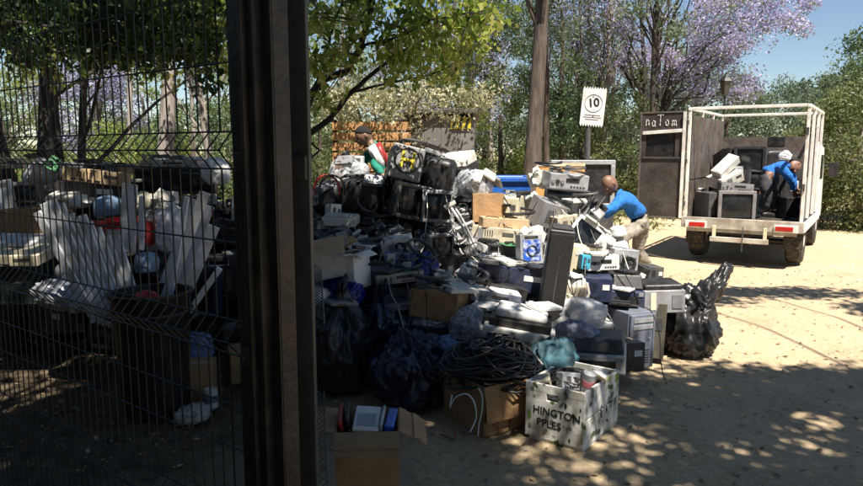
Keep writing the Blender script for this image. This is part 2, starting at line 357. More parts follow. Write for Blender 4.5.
def crumple(w, h, d, seed, sub=5, fold=.10, neck=0, droop=.0, rough=.08):
    bm = bmesh.new(); bmesh.ops.create_icosphere(bm, subdivisions=sub, radius=1)
    o3 = Vector((seed * 3.7, seed * 1.3, seed * 2.1))
    for v in bm.verts:
        p = v.co.copy(); a = math.atan2(p.y, p.x)
        s_ = Vector((p.x * 1.25, p.y * 1.25, p.z * .7)); wv = noise.noise_vector(p * 1.1 + o3) * .7; n1 = noise.noise(p * 1.2 + o3); n2 = abs(noise.noise((s_ + wv) * 2.1 + o3 * 2)); n3 = abs(noise.noise((s_ + wv) * 4.6 + o3)); n4 = abs(noise.noise((s_ + wv * 1.5) * 10 + o3))
        up = max(0, p.z)
        r = 1 + .25 * n1 - fold * 3.0 * n2 - rough * 1.7 * n3 - rough * .55 * n4 + fold * .8 * up * math.sin(9 * a + 5 * n1 + seed)
        q = Vector((p.x * r, p.y * r, p.z * r))
        if neck and p.z > .55:
            k = (p.z - .55) / .45; s_ = 1 - .80 * min(1, k * 1.25) + (.55 * max(0, k - .75) * 4 * (1 + .4 * math.sin(7 * a)))
            q.x *= s_; q.y *= s_; q.z += neck * k * k
        q.z = max(q.z, -.62 + .03 * n2) + .62
        v.co = Vector((q.x * w / 2, q.y * d / 2, q.z * h / 1.62))
    return bm
def g_bag(o, w, h, d, m='bagblack', seed=1, neck=.0, sub=5, fold=.10, rough=.08, pname='bag'):
    bm = crumple(w, h, d, seed, sub, fold, neck, rough=rough)
    me = bpy.data.meshes.new(pname); bm.to_mesh(me); bm.free(); me.materials.append(MATS[m] if m in MATS else M(m)); me.shade_smooth()
    b = bpy.data.objects.new(pname, me); COL.objects.link(b); b.parent = o
mat('bagblack', (.016, .017, .020), .34, 0, .3, 5, .6, 16, .25, (.10, .085, .07))
mat('bagnavy', (.006, .012, .035), .24, 0, .3, 5, .45, 13, .0)
mat('bagblue', (.012, .025, .24), .3, 0, .4, 5, .45, 13, .0)
filmmat('film', (.72, .75, .80), .55); filmmat('filmblue', (.30, .42, .72), .6); filmmat('filmwhite', (.82, .83, .86), .85)
mat('foil', (.50, .51, .54), .3, .4, .5, 9, .6, 14, .0)
def g_shell(o, w, h, d, body='black'):      # rounded dark housing
    if body in ('black', 'dark', 'charcoal', 'navy'):
        bm = bmesh.new(); bmesh.ops.create_icosphere(bm, subdivisions=4, radius=1)
        for v in bm.verts:
            p = v.co; q = [math.copysign(abs(c) ** .38, c) for c in p]; k = 1 - .28 * max(0, q[1])
            v.co = Vector((q[0] * w * .5 * k, q[1] * d * .5, (q[2] * .5 * k + .5) * h))
    else: bm = crumple(w, h, d, 3, 4, .01, 0, rough=.0)
    me = bpy.data.meshes.new('housing'); bm.to_mesh(me); bm.free(); me.materials.append(M(body)); me.shade_smooth()
    b = bpy.data.objects.new('housing', me); COL.objects.link(b); b.parent = o
    g = MB()
    for i in range(7): g.box((0, -d * .46 + .012 * i, h * (.3 + .06 * i)), (w * .5, .02, .006))
    g.build('vent', 'dark', o)
def g_panel(o, w, h, d, body='white'):
    t = .02
    MB().box((0, 0, h / 2), (w, d, h)).build('sheet', body, o, .004)
    MB().frame(w * .98, h * .98, .02, .02, h / 2, -d / 2 - .008).build('rim', body, o, .002)
def g_chunk(o, w, h, d, body='foam', seed=1):
    rr = random.Random(seed); b = MB()
    for i in range(5):
        b.box(((rr.random() - .5) * w * .5, (rr.random() - .5) * d * .5, h * (.25 + .5 * rr.random())), (w * (.35 + .3 * rr.random()), d * (.3 + .4 * rr.random()), h * (.25 + .3 * rr.random())), (rr.random() * .9, rr.random() * .9, rr.random() * 3))
    b.build('block', body, o, .006)
def coil(n, w, h, d, rr, z0=0, loops=1.6):
    c = Vector(((rr.random() - .5) * w * .35, (rr.random() - .5) * d * .35, z0 + rr.random() * h)); a0 = rr.random() * 6.28
    rx = w * (.18 + .27 * rr.random()); ry = d * (.18 + .27 * rr.random()); tx = (rr.random() - .5) * .9; ty = (rr.random() - .5) * .9; pts = []
    for i in range(n):
        a = a0 + loops * 6.28 * i / (n - 1); q = 1 + .2 * math.sin(a * 1.7 + a0)
        x = math.cos(a) * rx * q; y = math.sin(a) * ry * q
        pts.append(c + Vector((x, y, x * tx + y * ty + .02 * math.sin(3 * a))))
    return pts
def g_cables(o, w, h, d, m='black', n=26, seed=1, r=.005):
    rr = random.Random(seed)
    b = MB()
    for i in range(n):
        pts = coil(26, w, h * .6, d, rr, h * .15, 1 + rr.random())
        for p in pts:
            k = 1 - .9 * min(1, ((p.x / (w * .55)) ** 2 + (p.y / (d * .55)) ** 2)); p.z = max(.0, min(p.z, h * (.35 + .65 * max(0, k))))
        b.tube(pts, r * (.7 + .7 * rr.random()), 5)
    b.build('cable', m, o, smooth=True)
# ------------------------------------------------------------------ ground
def gh(x, y):
    rut = 0
    for o_ in (-.55, .55):
        dx = x - (3.6 + o_ + .34 * (y - 7.5) - .03 * (y - 7.5) ** 2); rut += math.exp(-(dx / .2) ** 2)
    return .006 * min(1, rut) * noise.noise(Vector((x * 6, y * 6, 1))) + .035 * noise.noise(Vector((x * .35, y * .35, 0))) + .012 * noise.noise(Vector((x * 1.7, y * 1.7, 4))) - .02
def make_ground():
    xs = sorted(set([round(-9 + .14 * i, 3) for i in range(130)] + [-700, -250, -90, -45, -25, -15, -11] + [10.5, 13, 17, 25, 45, 90, 250, 700]))
    ys = sorted(set([round(1 + .14 * i, 3) for i in range(115)] + [-700, -100, -20, -5, -1] + [18.5, 21, 25, 32, 45, 90, 250, 700]))
    V = [(x, y, gh(x, y) if -9.2 < x < 9.5 and .9 < y < 17.2 else -.02) for y in ys for x in xs]; nx = len(xs)
    Fs = [(j * nx + i, j * nx + i + 1, (j + 1) * nx + i + 1, (j + 1) * nx + i) for j in range(len(ys) - 1) for i in range(nx - 1)]
    me = bpy.data.meshes.new('ground'); me.from_pydata(V, [], Fs); me.shade_smooth()
    m = bpy.data.materials.new('ground'); m.use_nodes = True; n = m.node_tree; L = n.links; b = n.nodes['Principled BSDF']
    tc = n.nodes.new('ShaderNodeTexCoord')
    def nz(s, d=6, r_=.6): q = n.nodes.new('ShaderNodeTexNoise'); q.inputs['Scale'].default_value = s; q.inputs['Detail'].default_value = d; q.inputs['Roughness'].default_value = r_; L.new(tc.outputs['Object'], q.inputs['Vector']); return q
    def ramp(src, a, b_, ca, cb): q = n.nodes.new('ShaderNodeValToRGB'); q.color_ramp.elements[0].position = a; q.color_ramp.elements[1].position = b_; q.color_ramp.elements[0].color = (*ca, 1); q.color_ramp.elements[1].color = (*cb, 1); L.new(src, q.inputs[0]); return q
    def mix(f, a, b_): q = n.nodes.new('ShaderNodeMixRGB'); L.new(f, q.inputs[0]); L.new(a, q.inputs[1]); L.new(b_, q.inputs[2]); return q
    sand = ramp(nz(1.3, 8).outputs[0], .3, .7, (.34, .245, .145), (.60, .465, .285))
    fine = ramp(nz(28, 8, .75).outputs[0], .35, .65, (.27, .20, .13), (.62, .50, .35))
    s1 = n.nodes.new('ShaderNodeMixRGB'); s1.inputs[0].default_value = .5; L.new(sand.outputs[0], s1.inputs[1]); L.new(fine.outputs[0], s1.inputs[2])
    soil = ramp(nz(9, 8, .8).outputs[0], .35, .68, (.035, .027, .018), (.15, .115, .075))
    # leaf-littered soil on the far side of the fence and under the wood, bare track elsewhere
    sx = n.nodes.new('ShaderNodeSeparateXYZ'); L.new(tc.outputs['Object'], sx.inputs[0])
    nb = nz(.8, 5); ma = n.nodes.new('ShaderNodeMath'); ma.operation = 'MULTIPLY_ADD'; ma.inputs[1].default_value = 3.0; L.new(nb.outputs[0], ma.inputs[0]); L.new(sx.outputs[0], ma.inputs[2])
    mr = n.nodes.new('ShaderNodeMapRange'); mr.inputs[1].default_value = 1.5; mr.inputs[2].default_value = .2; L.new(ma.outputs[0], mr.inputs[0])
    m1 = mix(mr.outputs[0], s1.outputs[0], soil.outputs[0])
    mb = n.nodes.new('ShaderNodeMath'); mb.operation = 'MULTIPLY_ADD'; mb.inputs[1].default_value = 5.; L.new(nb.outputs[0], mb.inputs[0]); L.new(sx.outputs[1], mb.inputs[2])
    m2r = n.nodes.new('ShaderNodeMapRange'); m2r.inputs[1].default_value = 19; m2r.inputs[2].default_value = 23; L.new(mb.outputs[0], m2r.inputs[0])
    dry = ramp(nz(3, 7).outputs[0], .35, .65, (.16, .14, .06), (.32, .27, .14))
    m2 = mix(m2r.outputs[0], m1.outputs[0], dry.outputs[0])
    # scattered dark litter specks
    vo = n.nodes.new('ShaderNodeTexVoronoi'); vo.inputs['Scale'].default_value = 26; L.new(tc.outputs['Object'], vo.inputs['Vector'])
    vr = ramp(vo.outputs['Distance'], .10, .17, (1, 1, 1), (0, 0, 0)); nn = ramp(nz(2.2, 4).outputs[0], .5, .62, (0, 0, 0), (.8, .8, .8))
    mm = n.nodes.new('ShaderNodeMath'); mm.operation = 'MULTIPLY'; L.new(vr.outputs[0], mm.inputs[0]); L.new(nn.outputs[0], mm.inputs[1])
    br = n.nodes.new('ShaderNodeRGB'); br.outputs[0].default_value = (.13, .085, .05, 1)
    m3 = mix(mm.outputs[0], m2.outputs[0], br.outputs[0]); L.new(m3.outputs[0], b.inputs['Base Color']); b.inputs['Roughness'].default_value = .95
    b.inputs['Specular IOR Level'].default_value = .2
    bp = n.nodes.new('ShaderNodeBump'); bp.inputs['Strength'].default_value = .7; bp.inputs['Distance'].default_value = .03; h = nz(16, 9, .75); L.new(h.outputs[0], bp.inputs['Height']); L.new(bp.outputs[0], b.inputs['Normal'])
    me.materials.append(m); o = bpy.data.objects.new('ground', me); COL.objects.link(o); tag(o, 'pale sandy ground with leaf litter under the trees', 'ground', kind='structure')
make_ground()
# ------------------------------------------------------------------ foliage
def leaves(centres, crad, per, size, flat=.75, asp=.42, seed=0, droop=0.):
    r = np.random.default_rng(seed); C = np.asarray(centres, float); k = len(C)
    per = max(1, int(per)); N = k * per
    u = r.normal(size=(N, 3)); u /= np.linalg.norm(u, axis=1)[:, None]
    rad = r.random(N) ** .45
    cr = np.repeat(np.asarray(crad) if np.ndim(crad) else np.full(k, crad), per)
    p = np.repeat(C, per, axis=0) + u * (rad * cr)[:, None] * np.array([1, 1, flat])
    a = r.normal(size=(N, 3)); a[:, 2] -= droop * 2; a /= np.linalg.norm(a, axis=1)[:, None]
    t = r.normal(size=(N, 3)); b = np.cross(a, t); b /= np.linalg.norm(b, axis=1)[:, None] + 1e-9
    s = (size * (.6 + .8 * r.random(N)))[:, None]
    V = np.stack([p - a * s * .5, p + b * s * asp * .5 + a * s * .05, p + a * s * .5, p - b * s * asp * .5 + a * s * .05], 1).reshape(-1, 3)
    return V, np.arange(N * 4).reshape(-1, 4)
def ellip(n, c, rad, r, hollow=.55):
    u = r.normal(size=(n, 3)); u /= np.linalg.norm(u, axis=1)[:, None]
    q = (hollow + (1 - hollow) * r.random(n))[:, None] ** .7
    return np.array(c) + u * q * np.array(rad)
def limb(mb, a, b, r0, r1, rr, n=6, wob=.12, sag=0, sides=6):
    a, b = Vector(a), Vector(b); L = (b - a).length; pts = []; rs = []
    o = Vector((rr.random() * 20, rr.random() * 20, rr.random() * 20))
    for i in range(n + 1):
        t = i / n; p = a.lerp(b, t); q = noise.noise_vector(o + p * .9)
        p = p + q * wob * L * math.sin(math.pi * min(1, t * 1.0)) + Vector((0, 0, -sag * math.sin(math.pi * t)))
        pts.append(p); rs.append(r0 + (r1 - r0) * t)
    mb.tube(pts, rs, sides); return pts
def tree(name, label, cat, x, y, h, tr, crowns, lm, lsize, per, crad, bark='bark', seed=1, group=None, blossom=None, fork=None, lean=(0, 0), flat=.75, asp=.42, limbs=.6, droop=0, top=None, kept=None):
    """crowns: (cx,cy,cz, rx,ry,rz, clumps) offsets from the foot"""
    rr = random.Random(seed); r = np.random.default_rng(seed)
    o = thing(name, label, cat, (x, y, 0), group=group); t = MB(); tops = []
    stems = fork or [(lean[0], lean[1], h)]
    for sx, sy, sh in stems:
        n = 9; pts = []; rs = []; q = Vector((seed * 3.1, sx * 5, 1))
        for i in range(n + 1):
            f = i / n; wv = noise.noise_vector(q + Vector((0, 0, f * 2.2))) * .05 * sh
            pts.append(Vector((sx * f + wv.x * f, sy * f + wv.y * f, -.15 + (sh + .15) * f))); rs.append(tr * (1.0 - .62 * f) * (1.45 if i == 0 else 1.12 if i == 1 else 1) * (.8 if len(stems) > 1 and i > 0 else 1))
        t.tube(pts, rs, 12); tops.append(pts)
    cl = []
    for c in crowns:
        e = ellip(c[6], c[:3], c[3:6], r)
        for p in e:
            if kept is not None and not kept(p[0] + x, p[1] + y, p[2]): continue
            cl.append(p)
    for p in cl:
        if rr.random() < limbs:
            pts = tops[min(range(len(tops)), key=lambda i: (tops[i][-1] - Vector(p)).length)]
            i = min(len(pts) - 1, 4 + int(rr.random() * 6)); s0 = pts[i]
            if s0.z > p[2]: s0 = pts[max(3, i - 3)]
            L = (Vector(p) - s0).length; k0 = min(tr * .4, .006 + .009 * L)
            limb(t, s0, p, k0, .008, rr, 6, .14, 0, 5)
    t.build('trunk', bark, o, smooth=True)
    if not cl: return o
    C = np.array(cl); cr = crad * (.6 + .8 * r.random(len(C)))
    if blossom:
        bm_, share, bs, bper = blossom; k = r.random(len(C)) < share
        V, Fq = leaves(C, cr, per, lsize, flat, asp, seed, droop); npmesh('crown', V, Fq, MATS[lm], o)
        V, Fq = leaves(C[k] + np.array([0, 0, .05]), cr[k] * 1.08, bper, bs, flat, .8, seed + 50); npmesh('blossom', V, Fq, MATS[bm_], o)
    else:
        V, Fq = leaves(C, cr, per, lsize, flat, asp, seed, droop); npmesh('crown', V, Fq, MATS[lm], o)
    return o
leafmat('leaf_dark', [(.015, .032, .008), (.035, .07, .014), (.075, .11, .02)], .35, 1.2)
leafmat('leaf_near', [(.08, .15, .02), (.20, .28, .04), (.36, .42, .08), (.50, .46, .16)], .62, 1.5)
leafmat('leaf_mid', [(.05, .09, .04), (.10, .155, .06), (.17, .22, .09)], .45, .6)
leafmat('leaf_far', [(.07, .105, .065), (.14, .185, .11), (.24, .28, .17)], .45, .4)  # greyed, lightened greens put distance haze into the leaf colour
leafmat('leaf_olive', [(.09, .12, .045), (.16, .19, .075), (.27, .28, .12)], .45, .5)
leafmat('leaf_lime', [(.12, .18, .04), (.22, .28, .07), (.34, .36, .12)], .5, .8)
leafmat('leaf_cream', [(.12, .15, .05), (.38, .36, .20), (.60, .56, .38)], .45, 2.0)
leafmat('purple', [(.32, .28, .48), (.45, .40, .63), (.60, .55, .76)], .45, 1.2)
leafmat('leaf_dry', [(.08, .055, .03), (.22, .15, .07), (.40, .30, .15)], .1, 5)
def at(px, Y): return (px - CX) / F * Y
def zt(py, Y): return P(CX, py, Y).z
# the big trunk behind the blue container
tree('gum_tree', 'tall gum tree with a thick brown peeling trunk behind the blue bin', 'tree', at(531, 14), 14, 9, .195, [(0, 0, 8.6, 2.2, 2, 1.6, 26)], 'leaf_far', .16, 110, .55, 'bark', 11, lean=(.25, .1), limbs=.5)
# jacarandas
jac = [('wide jacaranda in full purple bloom above the truck cage', 650, 19, 7.0, [(.2, 0, 5.3, 3.3, 2.2, 2.2, 88), (2.2, -.5, 5.0, 1.6, 1.4, .8, 34), (1.6, 0, 3.6, 1.5, 1.2, .6, 16)], .9),
       ('jacaranda with pale purple blossom and green leaves right of the gum trunk', 585, 21, 7.5, [(.3, 0, 5.2, 2.3, 2, 2.2, 52)], .6),
       ('jacaranda showing lavender between the leaning branches and the gum trunk', 455, 22, 6.5, [(0, 0, 3.9, 2.6, 2, 2.0, 50)], .85),
       ('jacaranda glowing lavender behind the fence wires', 98, 20, 6.0, [(0, 0, 2.9, 1.7, 1.3, 1.6, 60)], .9)]
for i, (lb, px, Y, h, cr, sh) in enumerate(jac):
    tree('jacaranda_tree', lb, 'tree', at(px, Y), Y, h * .8, .13, cr, 'leaf_lime' if i in (0, 1) else 'leaf_mid', .07, (60, 60, 60, 70)[i], .46, 'barkdark', 31 + i, 'jacaranda trees in bloom',
         ('purple', sh, .065, (170, 120, 140, 130)[i]), fork=[(-.45, .1, h * .85), (.5, -.2, h * .8), (.1, .4, h * .9)], limbs=.3)
# far wood: individual trees
wood = [  # px, Y, crown centre z, rx, rz, material, clumps, trunk r
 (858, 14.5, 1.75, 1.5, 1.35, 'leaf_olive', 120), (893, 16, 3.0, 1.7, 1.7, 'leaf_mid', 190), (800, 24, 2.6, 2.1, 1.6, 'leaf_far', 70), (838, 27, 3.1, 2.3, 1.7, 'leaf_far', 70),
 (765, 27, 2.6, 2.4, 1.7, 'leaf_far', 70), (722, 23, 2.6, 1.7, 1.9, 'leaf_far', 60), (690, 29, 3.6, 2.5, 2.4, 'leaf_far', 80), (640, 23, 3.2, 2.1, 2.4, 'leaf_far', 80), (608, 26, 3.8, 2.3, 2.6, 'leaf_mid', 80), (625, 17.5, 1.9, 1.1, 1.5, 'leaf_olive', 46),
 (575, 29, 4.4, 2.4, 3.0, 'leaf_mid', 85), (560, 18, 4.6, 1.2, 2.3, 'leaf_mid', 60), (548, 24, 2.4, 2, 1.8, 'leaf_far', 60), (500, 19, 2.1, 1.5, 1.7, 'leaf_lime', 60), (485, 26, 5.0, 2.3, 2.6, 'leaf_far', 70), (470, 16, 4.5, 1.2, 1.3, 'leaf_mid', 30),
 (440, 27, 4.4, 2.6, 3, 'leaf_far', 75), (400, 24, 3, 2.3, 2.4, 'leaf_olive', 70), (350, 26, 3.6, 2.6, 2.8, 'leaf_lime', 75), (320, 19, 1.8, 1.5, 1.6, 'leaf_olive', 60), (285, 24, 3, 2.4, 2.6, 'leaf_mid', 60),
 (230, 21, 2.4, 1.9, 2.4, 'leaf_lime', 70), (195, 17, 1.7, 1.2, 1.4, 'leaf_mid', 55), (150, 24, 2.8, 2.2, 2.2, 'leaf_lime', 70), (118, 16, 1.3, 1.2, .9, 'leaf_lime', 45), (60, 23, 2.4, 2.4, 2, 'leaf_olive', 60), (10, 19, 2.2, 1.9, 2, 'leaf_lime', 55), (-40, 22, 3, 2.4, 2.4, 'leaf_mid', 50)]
wl = ['round olive bush tree at the edge of the track beside the truck', 'tall dark tree rising at the edge of the frame beyond the olive bush', 'low grey-green tree showing just above the truck cage corner', 'hazy grey-green tree between the cage and the tall dark tree',
 'far tree seen over the middle of the truck cage', 'slender grey-green tree showing through the truck cage', 'broad hazy tree above the graffiti door', 'grey-green tree behind the graffiti door of the truck', 'dense green tree behind the stooping man', 'small olive tree between the bare screen and the truck door',
 'tall dark gum crown behind the speed sign', 'narrow drooping tree just beside the thick gum trunk', 'low hazy tree behind the orange board', 'bright lime bush between the blue bin and the grey shed', 'high thin crown against the sky beside the gum trunk', 'small high crown hanging above the hazard-striped shed',
 'tall hazy tree above the grey shed', 'olive tree above the slatted timber wall', 'lime tree lit from above over the timber wall', 'olive bush beside the end of the timber wall', 'green tree hidden partly by the fence post', 'lime tree seen through the last fence wires', 'green bush seen through the wires next to the post', 'lime tree above the black television behind the wires', 'low lime bush in front of the lavender jacaranda',
 'olive tree between the two dark forked trunks', 'lime tree behind the forked trunk', 'mid green tree at the far end of the fence']
for i, (px, Y, cz, rx, rz, lm, n) in enumerate(wood):
    tree('bush_tree' if Y < 18 else 'woodland_tree', wl[i], 'tree', at(px, Y), Y, cz + rz * .3, .06 + rx * .035, [(0, 0, cz, rx, rx * .7, rz, int(n * .8)), (0, 0, max(.5, cz - rz), rx * .8, rx * .5, .7, n // 3)], lm, .085 if Y < 20 else .11, 190, .26 * rx ** .5 + .1, 'bark' if i % 3 else 'barkpale', 200 + i, 'trees of the far wood', limbs=.2, asp=.38)
# solid distance: a hedge-like mass of far wood closing the horizon
r_ = np.random.default_rng(5)
cs = np.stack([np.linspace(-40, 42, 420) + r_.normal(0, .5, 420), 33 + r_.normal(0, 2.2, 420), .3 + r_.random(420) ** 1.5 * 2.6], 1)
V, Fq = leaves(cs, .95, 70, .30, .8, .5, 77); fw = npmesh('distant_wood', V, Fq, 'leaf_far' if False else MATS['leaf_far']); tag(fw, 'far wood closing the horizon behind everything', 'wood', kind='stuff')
r_ = np.random.default_rng(6)
cs = np.stack([np.linspace(-14, 16, 170) + r_.normal(0, .3, 170), 15.5 + r_.normal(0, .8, 170) + np.linspace(2.5, -1.5, 170), .05 + r_.random(170) * .35], 1)
V, Fq = leaves(cs, .38, 50, .16, .6, .25, 78); fw = npmesh('undergrowth', V, Fq, MATS['leaf_olive']); tag(fw, 'rough olive undergrowth along the far edge of the track', 'undergrowth', kind='stuff')
slim = [(548, 16, 'bark', -.3), (602, 19, 'barkpale', .1), (655, 16.5, 'barkdark', -.35), (690, 24, 'barkpale', .1), (492, 22, 'barkpale', -.2), (342, 20, 'barkpale', .2), (133, 17, 'barkpale', -.1), (195, 20, 'barkpale', .2), (100, 22, 'barkdark', 0)]
sl = ['first slender trunk just past the thick gum trunk', 'pale slender trunk behind the speed sign', 'dark curving trunk behind the graffiti door', 'pale trunk seen over the near corner of the cage', 'pale slender trunk seen over the blue bin', 
      'pale slender trunk behind the timber wall', 'pale slender trunk between the slim crossing stems and the grey gum', 'pale slender trunk between the grey gum and the post', 'dark slender trunk within the lavender seen through the fence']
for i, (px, Y, bk, ln) in enumerate(slim):
    tree('slender_gum', sl[i], 'tree', at(px, Y), Y, 7.5, .085, [(ln, 0, 6.6, 1.3, 1, 1.5, 24), (ln * .6, 0, 4.6, .9, .7, .8, 8)], 'leaf_far', .09, 110, .42, bk, 400 + i, 'slender gums of the far wood', lean=(ln, 0), limbs=.5)
# trees near the fence
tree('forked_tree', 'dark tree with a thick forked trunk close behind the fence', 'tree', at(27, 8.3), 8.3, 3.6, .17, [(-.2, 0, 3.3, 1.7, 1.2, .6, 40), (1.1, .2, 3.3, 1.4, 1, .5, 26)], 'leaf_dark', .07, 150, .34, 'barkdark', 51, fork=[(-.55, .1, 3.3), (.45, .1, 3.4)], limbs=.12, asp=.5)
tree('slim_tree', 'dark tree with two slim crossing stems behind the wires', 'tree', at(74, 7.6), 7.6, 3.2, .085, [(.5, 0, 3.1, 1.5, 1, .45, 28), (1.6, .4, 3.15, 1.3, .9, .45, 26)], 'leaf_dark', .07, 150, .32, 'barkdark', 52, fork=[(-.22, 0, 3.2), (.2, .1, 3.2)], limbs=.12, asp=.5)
tree('grey_gum', 'pale grey gum trunk seen through the middle of the fence', 'tree', at(165, 11.5), 11.5, 5.5, .17, [(0, 0, 5, 1.6, 1.2, .9, 26)], 'leaf_mid', .12, 90, .4, 'barkpale', 53, lean=(.15, 0))
tree('pale_sapling', 'thin pale leaning trunk seen just beside the big post', 'tree', at(216, 10), 10, 4.2, .075, [(0, 0, 3.7, 1.1, .9, .7, 24)], 'leaf_mid', .11, 90, .34, 'barkpale', 54, lean=(-.25, 0))
# near tree whose leafy boughs come in past the post: foot hidden behind the big post
def near_tree():
    o = thing('leaning_tree', 'leafy green tree leaning in beside the gate with dark curved boughs', 'tree', (at(268, 5.6), 5.6, 0)); base = Vector(o.location); t = MB(); rr = random.Random(3)
    A = P(285, 155, 5.6) - base
    t.tube([(0, 0, -.1), (.02, 0, .6), A - Vector((.05, 0, .3)), A], [.085, .07, .06, .05], 10)
    def bough(pl, r0, r1):
        pts = [P(*q) - base for q in pl]; out = []
        for i in range(len(pts) - 1):
            for k in range(5): out.append(pts[i].lerp(pts[i + 1], k / 5) + noise.noise_vector(pts[i] * 2 + Vector((k, 0, 0))) * .012)
        out.append(pts[-1]); n = len(out); t.tube(out, [r0 + (r1 - r0) * i / (n - 1) for i in range(n)], 7); return out
    T = []
    T += bough([(285, 155, 5.6), (313, 92, 5.4), (328, 78, 5.3), (346, 72, 5.2), (360, 48, 5.1), (370, 15, 5.0), (374, -30, 4.9)], .035, .018)
    T += bough([(285, 155, 5.6), (330, 118, 5.4), (352, 92, 5.3), (375, 72, 5.2), (398, 54, 5.1), (440, 30, 5.0)], .028, .008)
    T += bough([(346, 72, 5.2), (365, 45, 5.1), (395, 38, 5.0), (430, 20, 4.9), (470, 12, 4.8)], .014, .006)
    T += bough([(313, 92, 5.4), (325, 60, 5.3), (335, 20, 5.2), (350, -20, 5.1)], .016, .006)
    T += bough([(352, 92, 5.3), (385, 84, 5.3), (430, 75, 5.2), (465, 60, 5.1)], .012, .005)
    r = np.random.default_rng(9); C = []
    zones = [(395, 0, 110, 22, 74), (438, 36, 46, 24, 66), (338, 38, 26, 40, 34), (428, 68, 40, 14, 22), (328, 88, 12, 20, 6), (485, 22, 20, 12, 9), (390, 45, 40, 22, 16)]
    for (px, py, sx, sy, n) in zones:
        for i in range(n):
            C.append(tuple(P(px + (r.random() * 2 - 1) * sx, py + (r.random() * 2 - 1) * sy, 5.1 + r.normal() * .32) - base))
    for c in C:
        if rr.random() < .5:
            q = min(T, key=lambda p: (p - Vector(c)).length); limb(t, q, c, .006, .003, rr, 4, .1, 0, 4)
    t.build('trunk', 'barkdark', o, smooth=True)
    V, Fq = leaves(np.array(C), .13, 16, .062, .8, .5, 12, droop=.5); npmesh('crown', V, Fq, MATS['leaf_near'], o)
    # the dark mass above the post and fence belongs to the same tree
near_tree()
def near_dark():
    o = thing('shade_tree', 'dark leafy tree hanging over the top of the fence', 'tree', (at(-45, 6.0), 6.0, 0)); base = Vector(o.location); t = MB(); rr = random.Random(4)
    t.tube([(0, 0, -.1), (.05, 0, 1.2), (.1, 0, 2.4), (.3, 0, 3.2)], [.12, .10, .08, .06], 10)
    r = np.random.default_rng(19); C = []
    for (px, py, sx, sy, n) in [(60, -5, 110, 36, 90), (140, 28, 75, 28, 84), (200, 5, 28, 36, 16), (100, 52, 60, 10, 16), (10, 40, 30, 20, 12), (208, 70, 10, 18, 5)]:
        for i in range(n): C.append(tuple(P(px + (r.random() * 2 - 1) * sx, py + (r.random() * 2 - 1) * sy, 6.0 + r.normal() * .4) - base))
    for i in range(0, len(C), 24): limb(t, (.1, 0, 2.7), C[i], .016, .004, rr, 6, .1, 0, 5)
    t.build('trunk', 'barkdark', o, smooth=True)
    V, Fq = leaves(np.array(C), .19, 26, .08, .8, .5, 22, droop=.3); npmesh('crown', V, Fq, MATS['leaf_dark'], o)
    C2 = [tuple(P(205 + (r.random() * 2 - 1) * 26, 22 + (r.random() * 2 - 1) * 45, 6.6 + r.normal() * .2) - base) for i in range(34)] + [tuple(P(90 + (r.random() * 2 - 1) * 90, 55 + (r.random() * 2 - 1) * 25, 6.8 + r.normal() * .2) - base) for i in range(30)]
    V, Fq = leaves(np.array(C2), .17, 24, .075, .8, .5, 23, droop=.3); npmesh('sun_toned_bough', V, Fq, MATS['leaf_near'], o)  # sunlight put into the colour: brighter leaves than the same tree's crown
near_dark()
# cream bush drooping over the timber wall
def cream():
    o = thing('cream_bush', 'cream flowering bush drooping over the slatted timber wall', 'bush', (at(380, 11.7), 11.7, 0)); base = Vector(o.location); t = MB(); rr = random.Random(5)
    r = np.random.default_rng(29); C = []
    for (px, py, sx, sy, n) in [(370, 100, 50, 14, 34), (420, 94, 70, 10, 32), (338, 108, 20, 14, 11), (430, 112, 30, 9, 8), (345, 122, 16, 6, 3), (412, 130, 4, 10, 3), (395, 118, 20, 5, 3), (480, 100, 18, 10, 7)]:
        for i in range(n): C.append(tuple(P(px + (r.random() * 2 - 1) * sx, py + (r.random() * 2 - 1) * sy, 10.95 + r.normal() * .22) - base))
    for i in range(0, len(C), 6): limb(t, (0, 0, 1.5), C[i], .03, .006, rr, 6, .1, 0, 5)
    t.tube([(0, 0, -.1), (.05, 0, .8), (0, 0, 1.55)], [.07, .05, .04], 8)
    t.build('trunk', 'bark', o, smooth=True)
    V, Fq = leaves(np.array(C), .27 * (.5 + r.random(len(C))), 40, .062, .8, .5, 32, droop=.4); npmesh('crown', V, Fq, MATS['leaf_cream'], o)
cream()
# out-of-frame trees: two cast the near-ground shade, the rest are added to block light
def up(x, y, z0, h):          # the point at height h that shades (x, y, z0)
    k = (h - z0) / S.z; return (x + S.x * k, y + S.y * k, h)
def overhead(label, foot, patches, h, seed, lm='leaf_dark', crad=.42, per=60, lsize=.13, tr=.2):
    r = np.random.default_rng(seed); rr = random.Random(seed)
    o = thing('overhead_tree', label, 'tree', (foot[0], foot[1], 0), group='big shade trees around the photographer'); base = Vector(o.location); t = MB(); C = []
    for (x, y, sx, sy, n) in patches:
        for i in range(n):
            q = r.normal(size=2) * .55; q = np.clip(q, -1, 1)
            C.append(tuple(Vector(up(x + q[0] * sx, y + q[1] * sy, 0, h + r.normal() * .5)) - base))
    t.tube([(0, 0, -.1), (.1, .05, h * .3), (0, .1, h * .6), (.1, 0, h * .85)], [tr * 1.3, tr, tr * .8, tr * .6], 10)
    for i in range(0, len(C), 4): limb(t, (0, .1, h * (.5 + .3 * rr.random())), C[i], .045, .01, rr, 7, .08, 0, 5)
    t.build('trunk', 'bark', o, smooth=True)
    V, Fq = leaves(np.array(C), crad * (.7 + .6 * r.random(len(C))), per, lsize, .6, .5, seed); npmesh('crown', V, Fq, MATS[lm], o)
